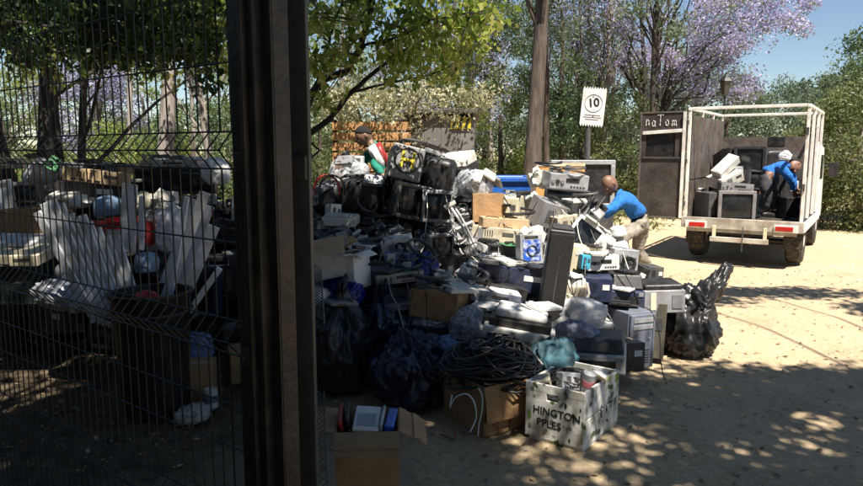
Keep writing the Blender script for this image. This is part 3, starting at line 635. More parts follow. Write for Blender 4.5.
overhead('broad dense tree behind the photographer shading the fence and the near heap', (-2.2, -3.5),
   [(-1.1, 4.3, 1.3, 1.5, 220), (-2.9, 5.6, 1.5, 1.2, 44), (-2.7, 3.4, 1.3, .8, 90), (-4.6, 4.6, 1.6, 2.4, 130), (-3.9, 8, 1.9, 1.6, 70), (-.4, 3.6, .8, .6, 56), (-.8, 5.3, .8, .5, 60), (0, 2.7, 1.4, .7, 80), (-2.0, 2.0, 2.2, 1.0, 150), (-.30, 4.6, .5, .5, 50), (-1.3, 6.1, .7, .4, 14)], 6.2, 61, crad=.40, per=64)
overhead('tall thin-leaved tree behind the photographer throwing dappled shade on the track', (6.2, -3.0),
   [(2.3, 4.6, 1.4, .36, 26), (3.6, 4.6, 1.1, .40, 24), (2.5, 3.8, 1.5, .5, 20), (4.2, 3.9, .9, .7, 18), (2.1, 3.0, 1.3, .5, 22), (4.0, 7.9, 1.0, .12, 8), (3.0, 7.5, .5, .06, 3), (4.6, 6.9, .7, .1, 5), (5.2, 5.6, .8, .25, 8)], 5.4, 62, 'leaf_mid', .40, 230, .12, .17)
overhead('wide unseen tree added to shade the ground behind the photographer', (1.5, -6.5),
   [(-1, -1.2, 3.2, 2.0, 170), (3.6, -.6, 3.0, 1.8, 150), (-5.0, .8, 2.4, 2.6, 120), (1.0, .9, 2.4, 1.0, 90), (0, -4.5, 5, 2.0, 150)], 6.6, 63, crad=.55, per=60, lsize=.16)  # unseen crown added to stop sunlit ground bounce and sky fill
for i_, (fx_, fy_, lb_) in enumerate([(-6.0, -1.5, 'unseen dark tree added left of the photographer'), (-2.5, -7.0, 'unseen dark tree added straight behind the photographer'), (2.2, -8.0, 'unseen dark tree added behind the photographer toward the sun'), (-8.0, 3.2, 'unseen dark tree added far along the fence line beyond the frame'), (-6.6, 1.0, 'unseen dark tree added beside the fence line'), (5.8, -6.5, 'unseen dark tree added behind the photographer on the track side'), (-5.5, -5.0, 'unseen dark tree added in the corner behind the photographer'), (-8.6, 6.4, 'unseen dark tree added beyond the fenced heap')]):
    tree('bush_tree', lb_, 'tree', fx_, fy_, 3.6, .16, [(0, 0, 2.6, 1.9, 1.7, 2.3, 120), (0, 0, 1.0, 1.8, 1.6, .9, 60)], 'leaf_dark', .16, 80, .55, 'barkdark', 300 + i_, limbs=.3)  # unseen trees added around the camera to block sky light
# ------------------------------------------------------------------ fence, post, gate
FD = Vector((-math.sin(R(53)), math.cos(R(53)), 0)); FO = Vector((P(226, 243, 1.86).x, 1.86, 0)); FN = Vector((math.cos(R(53)), math.sin(R(53)), 0)) * -1
def fence():
    o = thing('mesh_fence', 'black welded wire fence panel with V folds running to the post', 'fence', tuple(FO)); mb = MB(); mh = MB()
    L = 3.6; zs = [0.10, .30, .50, .55, .60, .80, .93, 1.08, 1.13, 1.18, 1.40, 1.60, 1.65, 1.70, 1.88, 2.06, 2.2, 2.25, 2.30, 2.45]
    vee = {.55: 1, 1.13: 1, 1.65: 1, 2.25: 1}
    def off(z): return .045 if z in vee else 0
    for i in range(int(L / .05) + 1):
        s = -.045 + i * .05; mb.tube([FD * s + Vector((0, 0, z)) + FN * off(z) for z in [.02] + zs + [2.5]], .0026, 5)
    for z in zs:
        if z in vee: continue
        mh.tube([FD * -.06 + Vector((0, 0, z)) + FN * .004, FD * L + Vector((0, 0, z)) + FN * .004], .0026, 5)
    for z in vee: mh.tube([FD * -.06 + Vector((0, 0, z)) + FN * .049, FD * L + Vector((0, 0, z)) + FN * .049], .0026, 5)
    mb.build('upright_wires', 'wire', o, smooth=True); mh.build('cross_wires', 'wire', o, smooth=True)
fence()
def post():
    c = P(264.3, 243, 1.80); o = thing('steel_post', 'thick dark brown square steel post between the fence and the gate', 'post', (c.x, c.y, 0), (0, 0, R(-40)))
    MB().box((0, 0, 1.5), (.108, .108, 3.0)).build('post', 'postbrown', o, .006)
    for sx, sy in ((-.066, -.030), (.030, -.066), ): pass
    f = MB(); f.box((-.0725, .02, 1.5), (.032, .012, 3.0)); f.box((.0725, -.02, 1.5), (.032, .012, 3.0)); f.box((.02, -.062, 1.5), (.014, .016, 3.0)); f.box((.088, .004, 1.5), (.004, .05, 3.0)); f.build('flange', 'postbrown', o, .002)
    for z in (1.62, 1.10): 
        cp = MB(); cp.box((-.012, -.060, z), (.034, .012, .05)); cp.lathe([(.008, 0), (.008, -.01)], 8, (-.012, -.066, z), 'y'); cp.build('clamp', 'postgrey', o, .002)
post()
def gate():
    a = P(303.6, 243, 1.98); b = P(308, 243, 3.0); a.z = b.z = 0; d = (b - a).normalized(); n = Vector((d.y, -d.x, 0)); L = (b - a).length
    o = thing('mesh_gate', 'grey framed mesh gate standing open edge-on beside the brown post', 'gate', tuple(a)); f = MB()
    f.box((0, 0, 1.35), (.052, .045, 2.6)); f.box(tuple(d * L + Vector((0, 0, 1.35))), (.042, .042, 2.5))
    f.tube([Vector((0, 0, 2.6)), d * L + Vector((0, 0, 2.6))], .02, 8); f.tube([Vector((0, 0, .12)), d * L + Vector((0, 0, .12))], .02, 8); f.build('gate_frame', 'postgrey', o, .003)
    w_ = MB(); zs = [.12, .50, .55, .60, 1.08, 1.13, 1.18, 1.60, 1.65, 1.70, 2.2, 2.25, 2.3, 2.6]; ve = (.55, 1.13, 1.65, 2.25)
    for i in range(19):
        s = .05 + i * .05
        if s < L - .03: w_.tube([d * s + n * (.055 if z in ve else 0) + Vector((0, 0, z)) for z in zs], .0022, 5)
    for z in zs[1:-1]: w_.tube([n * (.055 if z in ve else 0) + Vector((0, 0, z)), d * L + n * (.055 if z in ve else 0) + Vector((0, 0, z))], .0025, 5)
    w_.build('wire_mesh', 'wire', o, smooth=True)
    h = MB()
    for z in (.5, 1.5, 2.3): h.lathe([(.014, -.05), (.014, .05)], 10, (-.032, -.01, z))
    h.build('hinge', 'postbrown', o)
    MB().box((-.005, -.026, 1.60), (.05, .03, .07)).build('latch', 'postgrey', o, .004)
gate()
# ------------------------------------------------------------------ lettering
def text(s, size, m, parent, loc, rot, ext=.002, sx=1, bold=0):
    cu = bpy.data.curves.new('lettering', 'FONT'); cu.body = s; cu.size = size; cu.extrude = ext; cu.align_x = 'CENTER'; cu.align_y = 'CENTER'; cu.offset = bold
    t = bpy.data.objects.new('tmp', cu); COL.objects.link(t); dg = bpy.context.evaluated_depsgraph_get(); me = bpy.data.meshes.new_from_object(t.evaluated_get(dg)); bpy.data.objects.remove(t)
    me.materials.clear(); me.materials.append(M(m) if isinstance(m, str) else m); me.name = 'lettering'
    o = bpy.data.objects.new('lettering', me); COL.objects.link(o); o.parent = parent; o.location = loc; o.rotation_euler = rot; o.scale = (sx, 1, 1); return o
# ------------------------------------------------------------------ sign
def sign():
    Y = 9.0; px = 586; o = thing('speed_sign', 'white speed limit 10 sign with jagged edges on a dark pole', 'sign', (at(px, Y), Y, 0), (0, 0, R(-6)))
    zt_ = zt(87, Y); zb = zt(127, Y); h = zt_ - zb; w_ = .30
    MB().lathe([(.038, 0), (.038, zb + h * .6)], 14).build('pole', 'charcoal', o, smooth=True)
    p = []; n = 9; x0, x1 = -w_ / 2, w_ / 2
    for i in range(n): p += [(x0 + w_ * i / n, h / 2 - .035), (x0 + w_ * (i + .5) / n, h / 2)]
    p += [(x1, h / 2 - .035)]
    for i in range(n): p += [(x1 - w_ * i / n, -h / 2 + .035), (x1 - w_ * (i + .5) / n, -h / 2)]
    p += [(x0, -h / 2 + .035)]
    tilt = R(-5)
    rot = lambda a, b: (a * math.cos(tilt) - b * math.sin(tilt), a * math.sin(tilt) + b * math.cos(tilt))
    V = [(*[rot(a, b)[0]], -.05, rot(a, b)[1]) for a, b in p] + [(rot(a, b)[0], -.038, rot(a, b)[1]) for a, b in p]; k = len(p)
    V = [(x + .05, y, z + (zt_ + zb) / 2) for x, y, z in V]
    MB().add(V, [tuple(range(k)), tuple(range(2 * k - 1, k - 1, -1))] + [(i, (i + 1) % k, k + (i + 1) % k, k + i) for i in range(k)]).build('sign_plate', 'white', o)
    c = Vector((.05, -.052, (zt_ + zb) / 2)); q = rot(0, .045); rg = MB()
    pts = [(c.x + q[0] + .112 * math.cos(a), c.y, c.z + q[1] + .112 * math.sin(a)) for a in [i * math.pi / 20 for i in range(41)]]; rg.tube(pts, .0035, 4); rg.build('ring', 'charcoal', o)
    text('10', .15, 'black', o, (c.x + q[0], c.y - .001, c.z + q[1] + .005), (R(90), 0, 0), .001, 1, .004).rotation_euler = (R(90), tilt * -1 * -1, 0)
    ln = MB()
    for i, ww in enumerate((.20, .23, .17)):
        q = rot(0, -.105 - .028 * i); ln.box((c.x + q[0], c.y, c.z + q[1]), (ww, .003, .008), (0, -tilt, 0))
    ln.build('small_print', 'grey', o)
    for zz in (-.12, .13): MB().lathe([(.009, 0), (.007, -.006)], 8, (.05 - .01 * zz, -.05, (zt_ + zb) / 2 + zz), 'y').build('bolt', 'charcoal', o)
    MB().box((.0, -.02, (zt_ + zb) / 2), (.09, .035, .04)).build('bracket', 'charcoal', o)
sign()
def lamp():
    Y = 15; o = thing('lamp_post', 'black post lantern standing beyond the truck cage', 'lamp post', (at(719, Y), Y, 0)); z0 = zt(96, Y); z1 = zt(76, Y)
    MB().lathe([(.06, 0), (.045, .3), (.03, .35), (.025, z0)], 10).build('pole', 'black', o, smooth=True)
    MB().lathe([(.05, z0), (.07, z0 + .03), (.13, z0 + .30), (.125, z0 + .31)], 6).build('lantern', mat('lampglass', (.05, .05, .045), .2, 0, .2), o)
    MB().lathe([(.16, z0 + .31), (.10, z0 + .38), (.02, z1 + .03), (.01, z1 + .09)], 6).build('cap', 'black', o)
lamp()
# ------------------------------------------------------------------ timber wall, shed, skip, boards
def slatwall():
    Y = 11.0; x0, x1 = at(333, Y), at(411, Y); o = thing('timber_wall', 'orange brown horizontal timber slat wall behind the heap', 'wall', ((x0 + x1) / 2, Y, 0), (0, 0, R(-2)))
    zt_ = zt(121, Y); w_ = x1 - x0; n = 13; ph = zt_ / n
    for i in range(n):
        MB().box((0, 0, ph * (i + .5)), (w_, .03, ph * .80), (0, 0, 0)).build('plank', 'plank', o, .004)
    b = MB()
    for x in (-w_ / 2 + .04, 0, w_ / 2 - .04): b.box((x, .045, zt_ / 2), (.07, .05, zt_ + .04))
    b.build('batten', 'barkdark', o, .004)
slatwall()
def shed():
    Y = 11.6; x0, x1 = at(410, Y), at(476, Y); o = thing('grey_shed', 'low grey steel shed with a yellow and black hazard board under its dark roof', 'shed', ((x0 + x1) / 2, Y + .8, 0), (0, 0, R(-3)))
    z = zt(117, Y); w_ = x1 - x0
    b = MB(); b.box((0, 0, z / 2), (w_, 1.6, z))
    b.build('wall', 'shedgrey', o, .01); s = MB()
    for i in range(4): s.box((-w_ / 2 + w_ * (i + .5) / 4, -.804, z / 2), (w_ / 4 - .02, .010, z * .98))
    s.build('cladding', 'shedgrey', o, .003)
    MB().box((0, 0, z + .05), (w_ + .16, 1.85, .07), (R(-3), 0, 0)).build('roof', 'charcoal', o, .006)
    hb = thing('hazard_board', None, None) if False else MB().box((w_ * .30, -.835, z - .10), (.34, .02, .19)).build('hazard_board', 'yellow', o)
    for i in range(3):
        MB().box((w_ * .30 - .11 + .11 * i, -.848, z - .10), (.045, .004, .17), (0, R(18), 0)).build('hazard_stripe', 'black', o)
    MB().box((-w_ * .42, -.82, z * .5), (.08, .04, z * .96)).build('corner_post', 'charcoal', o, .004)
shed()
def skip():
    Y = 8.6; x0, x1 = at(488, Y), at(531, Y); w_ = x1 - x0; h = zt(178, Y); o = thing('blue_bin', 'bright blue plastic skip bin with a thick rim behind the cartons', 'bin', ((x0 + x1) / 2, Y + .35, 0))
    v = MB(); a, c = w_ / 2, .35
    v.add([(-a * .82, -c * .8, .04), (a * .82, -c * .8, .04), (a * .82, c * .8, .04), (-a * .82, c * .8, .04), (-a, -c, h), (a, -c, h), (a, c, h), (-a, c, h),
           (-a * .93, -c * .9, h), (a * .93, -c * .9, h), (a * .93, c * .9, h), (-a * .93, c * .9, h), (-a * .78, -c * .75, .10), (a * .78, -c * .75, .10), (a * .78, c * .75, .10), (-a * .78, c * .75, .10)],
          [(0, 3, 2, 1), (0, 1, 5, 4), (1, 2, 6, 5), (2, 3, 7, 6), (3, 0, 4, 7), (4, 5, 9, 8), (5, 6, 10, 9), (6, 7, 11, 10), (7, 4, 8, 11), (8, 9, 13, 12), (9, 10, 14, 13), (10, 11, 15, 14), (11, 8, 12, 15), (12, 13, 14, 15)]).build('tub', 'blue', o, .01)
    r = MB()
    for sy in (-1, 1): r.box((0, sy * (c + .005), h - .02), (w_ + .07, .05, .06))
    for sx in (-1, 1): r.box((sx * (a + .012), 0, h - .02), (.04, c * 2 - .045, .06))
    r.build('rim', 'blue', o, .01)
    for sx in (-1, 1): MB().lathe([(.07, -.03), (.07, .03)], 12, (sx * a * .7, -c * .72, .07), 'x').build('wheel', 'rubber', o)
skip()
def screen_board():
    Y = 8.9; x0, x1 = at(549, Y), at(614, Y); zt_ = zt(160, Y); zb = zt(208, Y); w_ = x1 - x0; h = zt_ - zb
    o = thing('projection_television', 'huge dark screen with a silver frame standing behind the sign pole', 'television', ((x0 + x1) / 2, Y, 0), (0, 0, R(4)))
    MB().frame(w_, h, .06, .10, (zt_ + zb) / 2).build('bezel', 'silver', o, .008)
    MB().box((0, .0, (zt_ + zb) / 2), (w_ - .115, .03, h - .115)).build('screen', 'black', o)
    MB().frust(.055, (-w_ / 2 + .02, w_ / 2 - .02, .0, zt_ - .03), .45, (-w_ * .3, w_ * .3, 0, zt_ * .8)).build('housing', 'dark', o, .01)
    MB().box((0, -.02, zb / 2), (w_ * .98, .09, zb - .004)).build('speaker_panel', 'charcoal', o, .008)
screen_board()
def orange_board():
    Y = 8.2; x0, x1 = at(535, Y), at(583, Y); zt_ = zt(163, Y); w_ = x1 - x0
    o = thing('chipboard_sheet', 'orange chipboard sheet standing on edge behind the video player', 'board', ((x0 + x1) / 2, Y, 0), (R(2), 0, R(1)))
    MB().box((0, 0, zt_ / 2), (w_, .018, zt_)).build('sheet', mat('orangeboard', (.62, .33, .10), .7, 0, .25, 6, .3, 60, .3, (.3, .16, .07)), o, .002)
    MB().box((0, -.012, zt_ - .02), (w_, .006, .03)).build('edging', 'cream', o)
orange_board()
# ------------------------------------------------------------------ truck
def truck():
    L0 = P(683, 218, 10.15); Rr = P(803, 224, 9.30); yaw = R(-33.5); wd = 1.60; bed = .64; L = 2.45; H = 2.26
    fx = Vector((math.cos(yaw), math.sin(yaw), 0)); fy = Vector((-math.sin(yaw), math.cos(yaw), 0))
    o = thing('caged_truck', 'small white flatbed truck with tall rusty sheet sides and an open rear', 'truck', (0, 0, 0), (0, 0, yaw)); org = Vector((Rr.x, Rr.y, 0)) - fx * wd / 2; o.location = org
    hw = wd / 2
    MB().box((0, L / 2, bed - .04), (wd, L, .06)).build('bed_floor', 'rustdark', o, .004)
    rl = MB(); rl.box((0, -.012, bed - .055), (wd + .03, .05, .16)); rl.box((0, .0, bed - .16), (wd * .92, .03, .05)); rl.build('rear_sill', 'truckdull', o, .006)
    sl = MB()
    for sx in (-1, 1): sl.box((sx * (hw + .012), L / 2 + .02, bed - .06), (.035, L, .13))
    sl.build('side_sill', 'truckwhite', o, .005)
    fr = MB(); t = .042
    for sx in (-1, 1):
        for y in (0.03, L * .34, L * .67, L - .03): fr.box((sx * (hw - .026), y, (bed + H) / 2 + .01), (t, t, H - bed))
        fr.box((sx * (hw - .026), L / 2, H - .005), (t + .004, L, t)); 
    fr.box((0, .03, H + .0), (wd - .11, t, t)); fr.box((0, L - .03, H - .002), (wd - .11, t, t))
    fr.build('cage_frame', 'truckwhite', o, .005)
    for sx in (-1, 1):
        zz = H - .10 if sx < 0 else bed + .62; p = MB(); p.box((sx * (hw - .060), L / 2, (bed + zz) / 2), (.004, L - .1, zz - bed))
        for k in range(3): p.box((sx * (hw - .064), L * (.18 + .32 * k), (bed + zz) / 2), (.016, .04, zz - bed - .02))
        p.box((sx * (hw - .064), L / 2, bed + .60), (.014, L - .12, .03)); p.build('side_panel', 'rust', o)
        q = MB().box((sx * (hw - .052), L / 2, (bed + zz) / 2), (.003, L - .1, zz - bed)); q.build('outer_sheet', 'shedgrey' if sx > 0 else 'rust', o)
    MB().box((0, L - .06, bed + .62), (wd - .12, .006, 1.24)).build('front_panel', 'rust', o)
    MB().box((.12, L - .068, bed + 1.16), (.26, .006, .15)).build('rear_window', 'black', o)
    rt = MB()
    for k in range(2): rt.box((0, L * (.34 + .33 * k), H + .001), (wd - .11, .04, .04))
    # chassis
    ch = MB()
    for sx in (-.35, .35): ch.box((sx, L / 2 + .5, .46), (.07, L + .9, .13))
    for y in (.1, .9, 1.8, 2.6): ch.box((0, y, .46), (.63, .07, .10))
    ch.box((.0, .62, .30), (.14, .16, .16)); ch.tube([(-.6, .62, .30), (.6, .62, .30)], .045, 8); ch.box((-.48, 1.6, .42), (.25, .5, .2)); ch.build('chassis', 'black', o, .005)
    un = MB(); un.box((0, -.06, .36), (.78, .05, .07)); un.build('underrun_bar', 'truckdull', o, .006)
    for sx in (-.34, .34): MB().box((sx, -.045, .455), (.045, .04, .20)).build('bar_bracket', 'cream', o, .004)
    MB().tube([(.05, -.07, .56), (.055, -.085, .42), (.05, -.08, .30), (.052, -.08, .20)], .008, 6).build('chain', 'charcoal', o)
    for sx in (-1, 1):
        lb = MB().box((sx * (hw - .20), -.045, bed - .08), (.30, .03, .10)).build('light_bracket', 'truckwhite', o, .004)
        MB().box((sx * (hw - .22), -.066, bed - .08), (.22, .02, .065)).build('tail_light', 'redlens', o, .006)
    MB().box((.30, -.05, bed - .21), (.36, .008, .09)).build('number_plate', 'cream', o, .002) if False else None
    def wheel(x, y, r, w_):
        a = MB().lathe([(r * .62, -w_ / 2), (r * .9, -w_ / 2), (r, -w_ * .36), (r, w_ * .36), (r * .9, w_ / 2), (r * .62, w_ / 2)], 28, (x, y, r), 'x').build('wheel', 'rubber', o, smooth=True)
        rim = MB().lathe([(r * .60, w_ * .38), (r * .55, w_ * .20), (r * .3, w_ * .22), (r * .26, w_ * .5), (.01, w_ * .52)], 20, (x, y, r), 'x').build('rim', 'truckwhite', a, smooth=True)
    for sx in (-1, 1):
        wheel(sx * (hw - .13), .62, .335, .22); wheel(sx * (hw - .14), L + .62, .33, .19)
        mg = MB(); mg.box((sx * (hw - .13), .24, .40), (.25, .008, .30)); mg.build('mudflap', 'rubber', o)
    for zz in (bed + .22, bed + .85, H - .2): MB().box((-hw + .002, -.030, zz), (.05, .022, .07)).build('hinge', 'charcoal', o, .003)
    for zz in (bed + .5, H - .35): MB().box((hw - .026, -.004, zz), (.034, .03, .10)).build('latch', 'rustdark', o, .003)
    MB().tube([(-.5, .05, .52), (-.3, .02, .45), (0, .05, .47), (.4, .02, .44), (.6, .05, .53)], .008, 6).build('wiring', 'black', o, smooth=True)
    # cab
    cb = MB(); cw = .76; y0 = L + .10; y1 = y0 + 1.35
    pf = [(y0, .42), (y1, .42), (y1 + .04, .95), (y1 - .28, 1.72), (y0 + .08, 1.80), (y0, 1.74)]
    k = len(pf); cb.add([(-cw, a, b) for a, b in pf] + [(cw, a, b) for a, b in pf], [tuple(range(k)), tuple(range(2 * k - 1, k - 1, -1))] + [(i, (i + 1) % k, k + (i + 1) % k, k + i) for i in range(k)])
    cb.build('cab', 'truckwhite', o, .05, seg=3)
    for sx in (-1, 1):
        MB().box((sx * (cw + .003), y0 + .62, 1.36), (.006, .72, .42)).build('side_window', 'screen', o, .01)
        m_ = MB(); m_.box((sx * (cw + .16), y1 - .1, 1.30), (.16, .06, .26)); m_.tube([(sx * cw, y1 - .1, 1.38), (sx * (cw + .12), y1 - .1, 1.38)], .012, 6); m_.build('mirror', 'black', o, .01)
    MB().box((0, y1 - .13, 1.34), (1.3, .01, .55), (R(20.0), 0, 0)).build('windscreen', 'screen', o)
    for sx in (-.55, .55): MB().lathe([(.09, 0), (.08, .03)], 16, (sx, y1 + .02, .70), 'y').build('headlight', 'silver', o)
    # open rear door, folded out past the near corner of the cage
    dw = .70; d = bpy.data.objects.new('tmp', None)
    dm = Matrix.Translation((-hw - .01, -.01, 0)) @ Matrix.Rotation(R(-4), 4, 'Z')
    def dbox(b, c, s, rot=None): b.box(c, s, rot)
    db = MB(); zb = bed - .02; zt2 = H - .03; hh = zt2 - zb
    db.box((-dw / 2 - .01, 0, (zb + zt2) / 2), (dw - .08, .006, hh - .04))
    for v in (0,):
        door = db
    wy0, wy1 = zb + hh * .58, zb + hh * .80
    # sheet with a real opening
    db = MB(); zc = lambda a, b: ((a + b) / 2, b - a)
    for a, b in ((zb + .02, wy0), (wy1, zt2 - .02)): db.box((-dw / 2 - .01, 0, zc(a, b)[0]), (dw - .06, .006, zc(a, b)[1]))
    db.box((-.10, 0, (wy0 + wy1) / 2), (.11, .006, wy1 - wy0)); db.box((-dw + .065, 0, (wy0 + wy1) / 2), (.07, .006, wy1 - wy0)); 
    dd = db.build('door_sheet', 'rustdark', o); dd.matrix_local = dm
    fr2 = MB(); fr2.box((-.022, -.004, (zb + zt2) / 2), (.05, .05, hh)); fr2.box((-dw + .012, -.004, (zb + zt2) / 2), (.028, .03, hh)); fr2.box((-dw / 2, .002, zb + .012), (dw - .08, .03, .024)); fr2.box((-dw / 2, .002, zt2 - .012), (dw - .08, .03, .024))
    q = fr2.build('door_frame', 'rust', o, .004); q.matrix_local = dm
    q = MB().box((-.022, -.034, (zb + zt2) / 2), (.044, .01, hh * .98)).build('hinge_post', 'truckwhite', o, .003); q.matrix_local = dm
    q = MB().box((-dw / 2, -.018, wy1 + .02), (dw - .10, .03, .05), (0, R(-3), 0)).build('window_bar', 'truckwhite', o, .004); q.matrix_local = dm
    q = MB().box((-dw / 2 - .01, .02, (wy0 + wy1) / 2), (dw - .20, .008, wy1 - wy0)).build('window', 'black', o); q.matrix_local = dm
    q = MB().box((-dw / 2, -.012, wy0 - .015), (dw - .12, .014, .03)).build('window_sill', 'charcoal', o); q.matrix_local = dm
    # chalk scrawl, brushed by hand
    G_ = dict(n=[[(0, 0), (.02, .5), (.03, .9)], [(.03, .55), (.2, .85), (.38, .7), (.42, .05)]], a=[[(.42, .75), (.2, .9), (.02, .45), (.15, .02), (.38, .25), (.44, .8), (.46, .02)]], T=[[(-.15, 1.42), (.3, 1.5), (.75, 1.46)], [(.32, 1.48), (.30, .7), (.27, -.05)]],
        o=[[(.25, .85), (.03, .5), (.12, .05), (.38, .08), (.47, .5), (.3, .85), (.2, .8)]], m=[[(0, 0), (.03, .85)], [(.03, .6), (.17, .85), (.28, .7), (.3, .05)], [(.3, .6), (.46, .86), (.56, .65), (.6, -.02)]])
    ck_ = MB(); X = -dw + .09; sc2 = .105
    for c, adv in (('n', .6), ('a', .62), ('T', .72), ('o', .66), ('m', .8)):
        for st in G_[c]:
            pts = [Vector((X + x * sc2, -.0065, zt2 - .215 + y * sc2 + .010 * math.sin(X * 40))) for x, y in st]; fine = []
            for a_ in range(len(pts) - 1):
                for k in range(4): fine.append(pts[a_].lerp(pts[a_ + 1], k / 4))
            fine.append(pts[-1]); ck_.tube(fine, [.006 + .0025 * math.sin(k * 1.9) for k in range(len(fine))], 5)
        X += adv * sc2 * 1.45
    q = ck_.build('lettering', mat('chalk', (.62, .60, .56), .9, 0, .5, 40), o); q.matrix_local = dm
    return o
tr = truck()
# ------------------------------------------------------------------ people
def skin(name, pts, edges, m, parent, root=0, sub=2, extra=None, voxel=None, smooth=True):
    me = bpy.data.meshes.new('tmp'); me.from_pydata([tuple(p[0]) for p in pts], edges, []); t = bpy.data.objects.new('tmp', me); COL.objects.link(t)
    bpy.context.view_layer.objects.active = t
    md = t.modifiers.new('s', 'SKIN'); md.branch_smoothing = .6
    sl = me.skin_vertices[0].data if me.skin_vertices else None
    if sl is None:
        bm = bmesh.new(); bm.from_mesh(me); bm.verts.layers.skin.verify(); bm.to_mesh(me); bm.free(); sl = me.skin_vertices[0].data
    for i, p in enumerate(pts):
        r = p[1]; sl[i].radius = (r, r) if not isinstance(r, tuple) else r; sl[i].use_root = (i == root)
    s2 = t.modifiers.new('u', 'SUBSURF'); s2.levels = sub; s2.render_levels = sub
    dg = bpy.context.evaluated_depsgraph_get(); dg.update(); ev = bpy.data.meshes.new_from_object(t.evaluated_get(dg)); bpy.data.objects.remove(t)
    bm = bmesh.new(); bm.from_mesh(ev)
    if extra: extra(bm)
    bm.to_mesh(ev); bm.free()
    if voxel:
        t = bpy.data.objects.new('tmp', ev); COL.objects.link(t); rm = t.modifiers.new('r', 'REMESH'); rm.mode = 'VOXEL'; rm.voxel_size = voxel
        sm = t.modifiers.new('m', 'SMOOTH'); sm.iterations = 2; sm.factor = .5
        dg = bpy.context.evaluated_depsgraph_get(); dg.update(); ev2 = bpy.data.meshes.new_from_object(t.evaluated_get(dg)); bpy.data.objects.remove(t); ev = ev2
    if voxel:      # one continuous body: keep the main shell
        bm = bmesh.new(); bm.from_mesh(ev); seen = set(); best = []
        for v0 in bm.verts:
            if v0 in seen: continue
            st = [v0]; comp = []; seen.add(v0)
            while st:
                v = st.pop(); comp.append(v)
                for e in v.link_edges:
                    u = e.other_vert(v)
                    if u not in seen: seen.add(u); st.append(u)
            if len(comp) > len(best): best = comp
        bs = set(best); bmesh.ops.delete(bm, geom=[v for v in bm.verts if v not in bs], context='VERTS'); bm.to_mesh(ev); bm.free()
    ev.materials.clear(); ev.materials.append(M(m) if isinstance(m, str) else m); ev.name = name
    if smooth: ev.shade_smooth()
    o = bpy.data.objects.new(name, ev); COL.objects.link(o); o.parent = parent; return o
